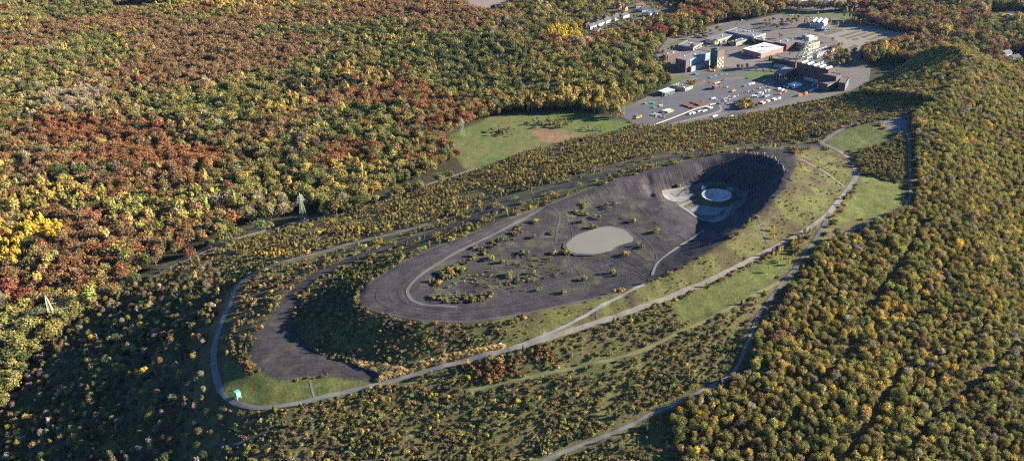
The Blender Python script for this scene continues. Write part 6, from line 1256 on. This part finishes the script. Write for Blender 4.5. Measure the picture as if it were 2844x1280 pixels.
for i in np.where(single)[0]:
    k = kinds[i]; f = PF[i]
    e = empty(NAME[k], (PX[i], PY[i], PZ[i]), ROTZ[i]); e.scale = (PS[i], PS[i], SZ[i])
    tag(e, '%s %s %s %s, %s' % (SZW[i], COLW[PN[PCI[i]]], FW[k].replace('-crowned', ''), SHORT.get(ZONES[PZN[i]], ZONES[PZN[i]]), place(PU[i], PV[i])), CAT[k], '%ss %s' % (FW[k], ZONES[PZN[i]]))
    c = obj('crown', CROWNS[f], e); c['leaf_colour'] = [float(q) for q in LC[i]]
    obj('trunk', TRUNKS[f], e)
def mass(name, mask, label, cat):
    k = np.where(mask & ~single)[0]
    me = bpy.data.meshes.new(name); me.vertices.add(len(k)); me.vertices.foreach_set('co', np.stack([PX[k], PY[k], PZ[k]], 1).ravel())
    a = me.attributes.new('leaf_colour', 'FLOAT_COLOR', 'POINT'); a.data.foreach_set('color', np.concatenate([LC[k], np.ones((len(k), 1))], 1).ravel())
    a = me.attributes.new('form', 'INT', 'POINT'); a.data.foreach_set('value', PF[k].astype(np.int32))
    a = me.attributes.new('turn', 'FLOAT_VECTOR', 'POINT'); a.data.foreach_set('vector', np.stack([0 * ROTZ[k], 0 * ROTZ[k], ROTZ[k]], 1).ravel())
    a = me.attributes.new('size', 'FLOAT_VECTOR', 'POINT'); a.data.foreach_set('vector', np.stack([PS[k], PS[k], SZ[k]], 1).ravel())
    o = obj(name, me); tag(o, label, cat, kind='stuff')
    g = bpy.data.node_groups.new(name, 'GeometryNodeTree')
    g.interface.new_socket('Geometry', in_out='INPUT', socket_type='NodeSocketGeometry'); g.interface.new_socket('Geometry', in_out='OUTPUT', socket_type='NodeSocketGeometry')
    N_ = g.nodes; gi = N_.new('NodeGroupInput'); go = N_.new('NodeGroupOutput'); ci = N_.new('GeometryNodeCollectionInfo'); ci.inputs[0].default_value = protos
    ci.inputs['Separate Children'].default_value = True; ci.inputs['Reset Children'].default_value = True
    ip = N_.new('GeometryNodeInstanceOnPoints'); ip.inputs['Pick Instance'].default_value = True
    def attr(nm, typ):
        q = N_.new('GeometryNodeInputNamedAttribute'); q.data_type = typ; q.inputs[0].default_value = nm; return q.outputs[0]
    L = g.links.new
    L(gi.outputs[0], ip.inputs['Points']); L(ci.outputs[0], ip.inputs['Instance']); L(attr('form', 'INT'), ip.inputs['Instance Index'])
    L(attr('turn', 'FLOAT_VECTOR'), ip.inputs['Rotation']); L(attr('size', 'FLOAT_VECTOR'), ip.inputs['Scale']); L(ip.outputs[0], go.inputs[0])
    md = o.modifiers.new('plants', 'NODES'); md.node_group = g
    return len(k)
HZ = bpy.data.materials.new('haze'); HZ.use_nodes = True; t = HZ.node_tree; t.nodes.remove(t.nodes['Principled BSDF'])
pv_ = t.nodes.new('ShaderNodeVolumePrincipled'); pv_.inputs['Color'].default_value = (.42, .68, 1.0, 1); pv_.inputs['Density'].default_value = .000009; pv_.inputs['Anisotropy'].default_value = 0.45
t.links.new(pv_.outputs[0], t.nodes['Material Output'].inputs['Volume'])
hv = [(x, y, z) for x in (-12000, 12000) for y in (-800, 18000) for z in (-3, 430)]
tag(obj('haze', mesh('haze', hv, [(0,1,3,2),(4,6,7,5),(0,4,5,1),(2,3,7,6),(0,2,6,4),(1,5,7,3)], [HZ])), 'thin bluish haze over the whole landscape', kind='stuff')
n1_ = mass('woodland', treeish | con, 'mass of autumn trees covering the plain and the flanks', None)
n2_ = mass('shrubbery', shr, 'mass of low shrubs and heather over the heap', None)
print('plants', NP, n1_, n2_, {k: int((kinds == k).sum()) for k in set(kinds)})
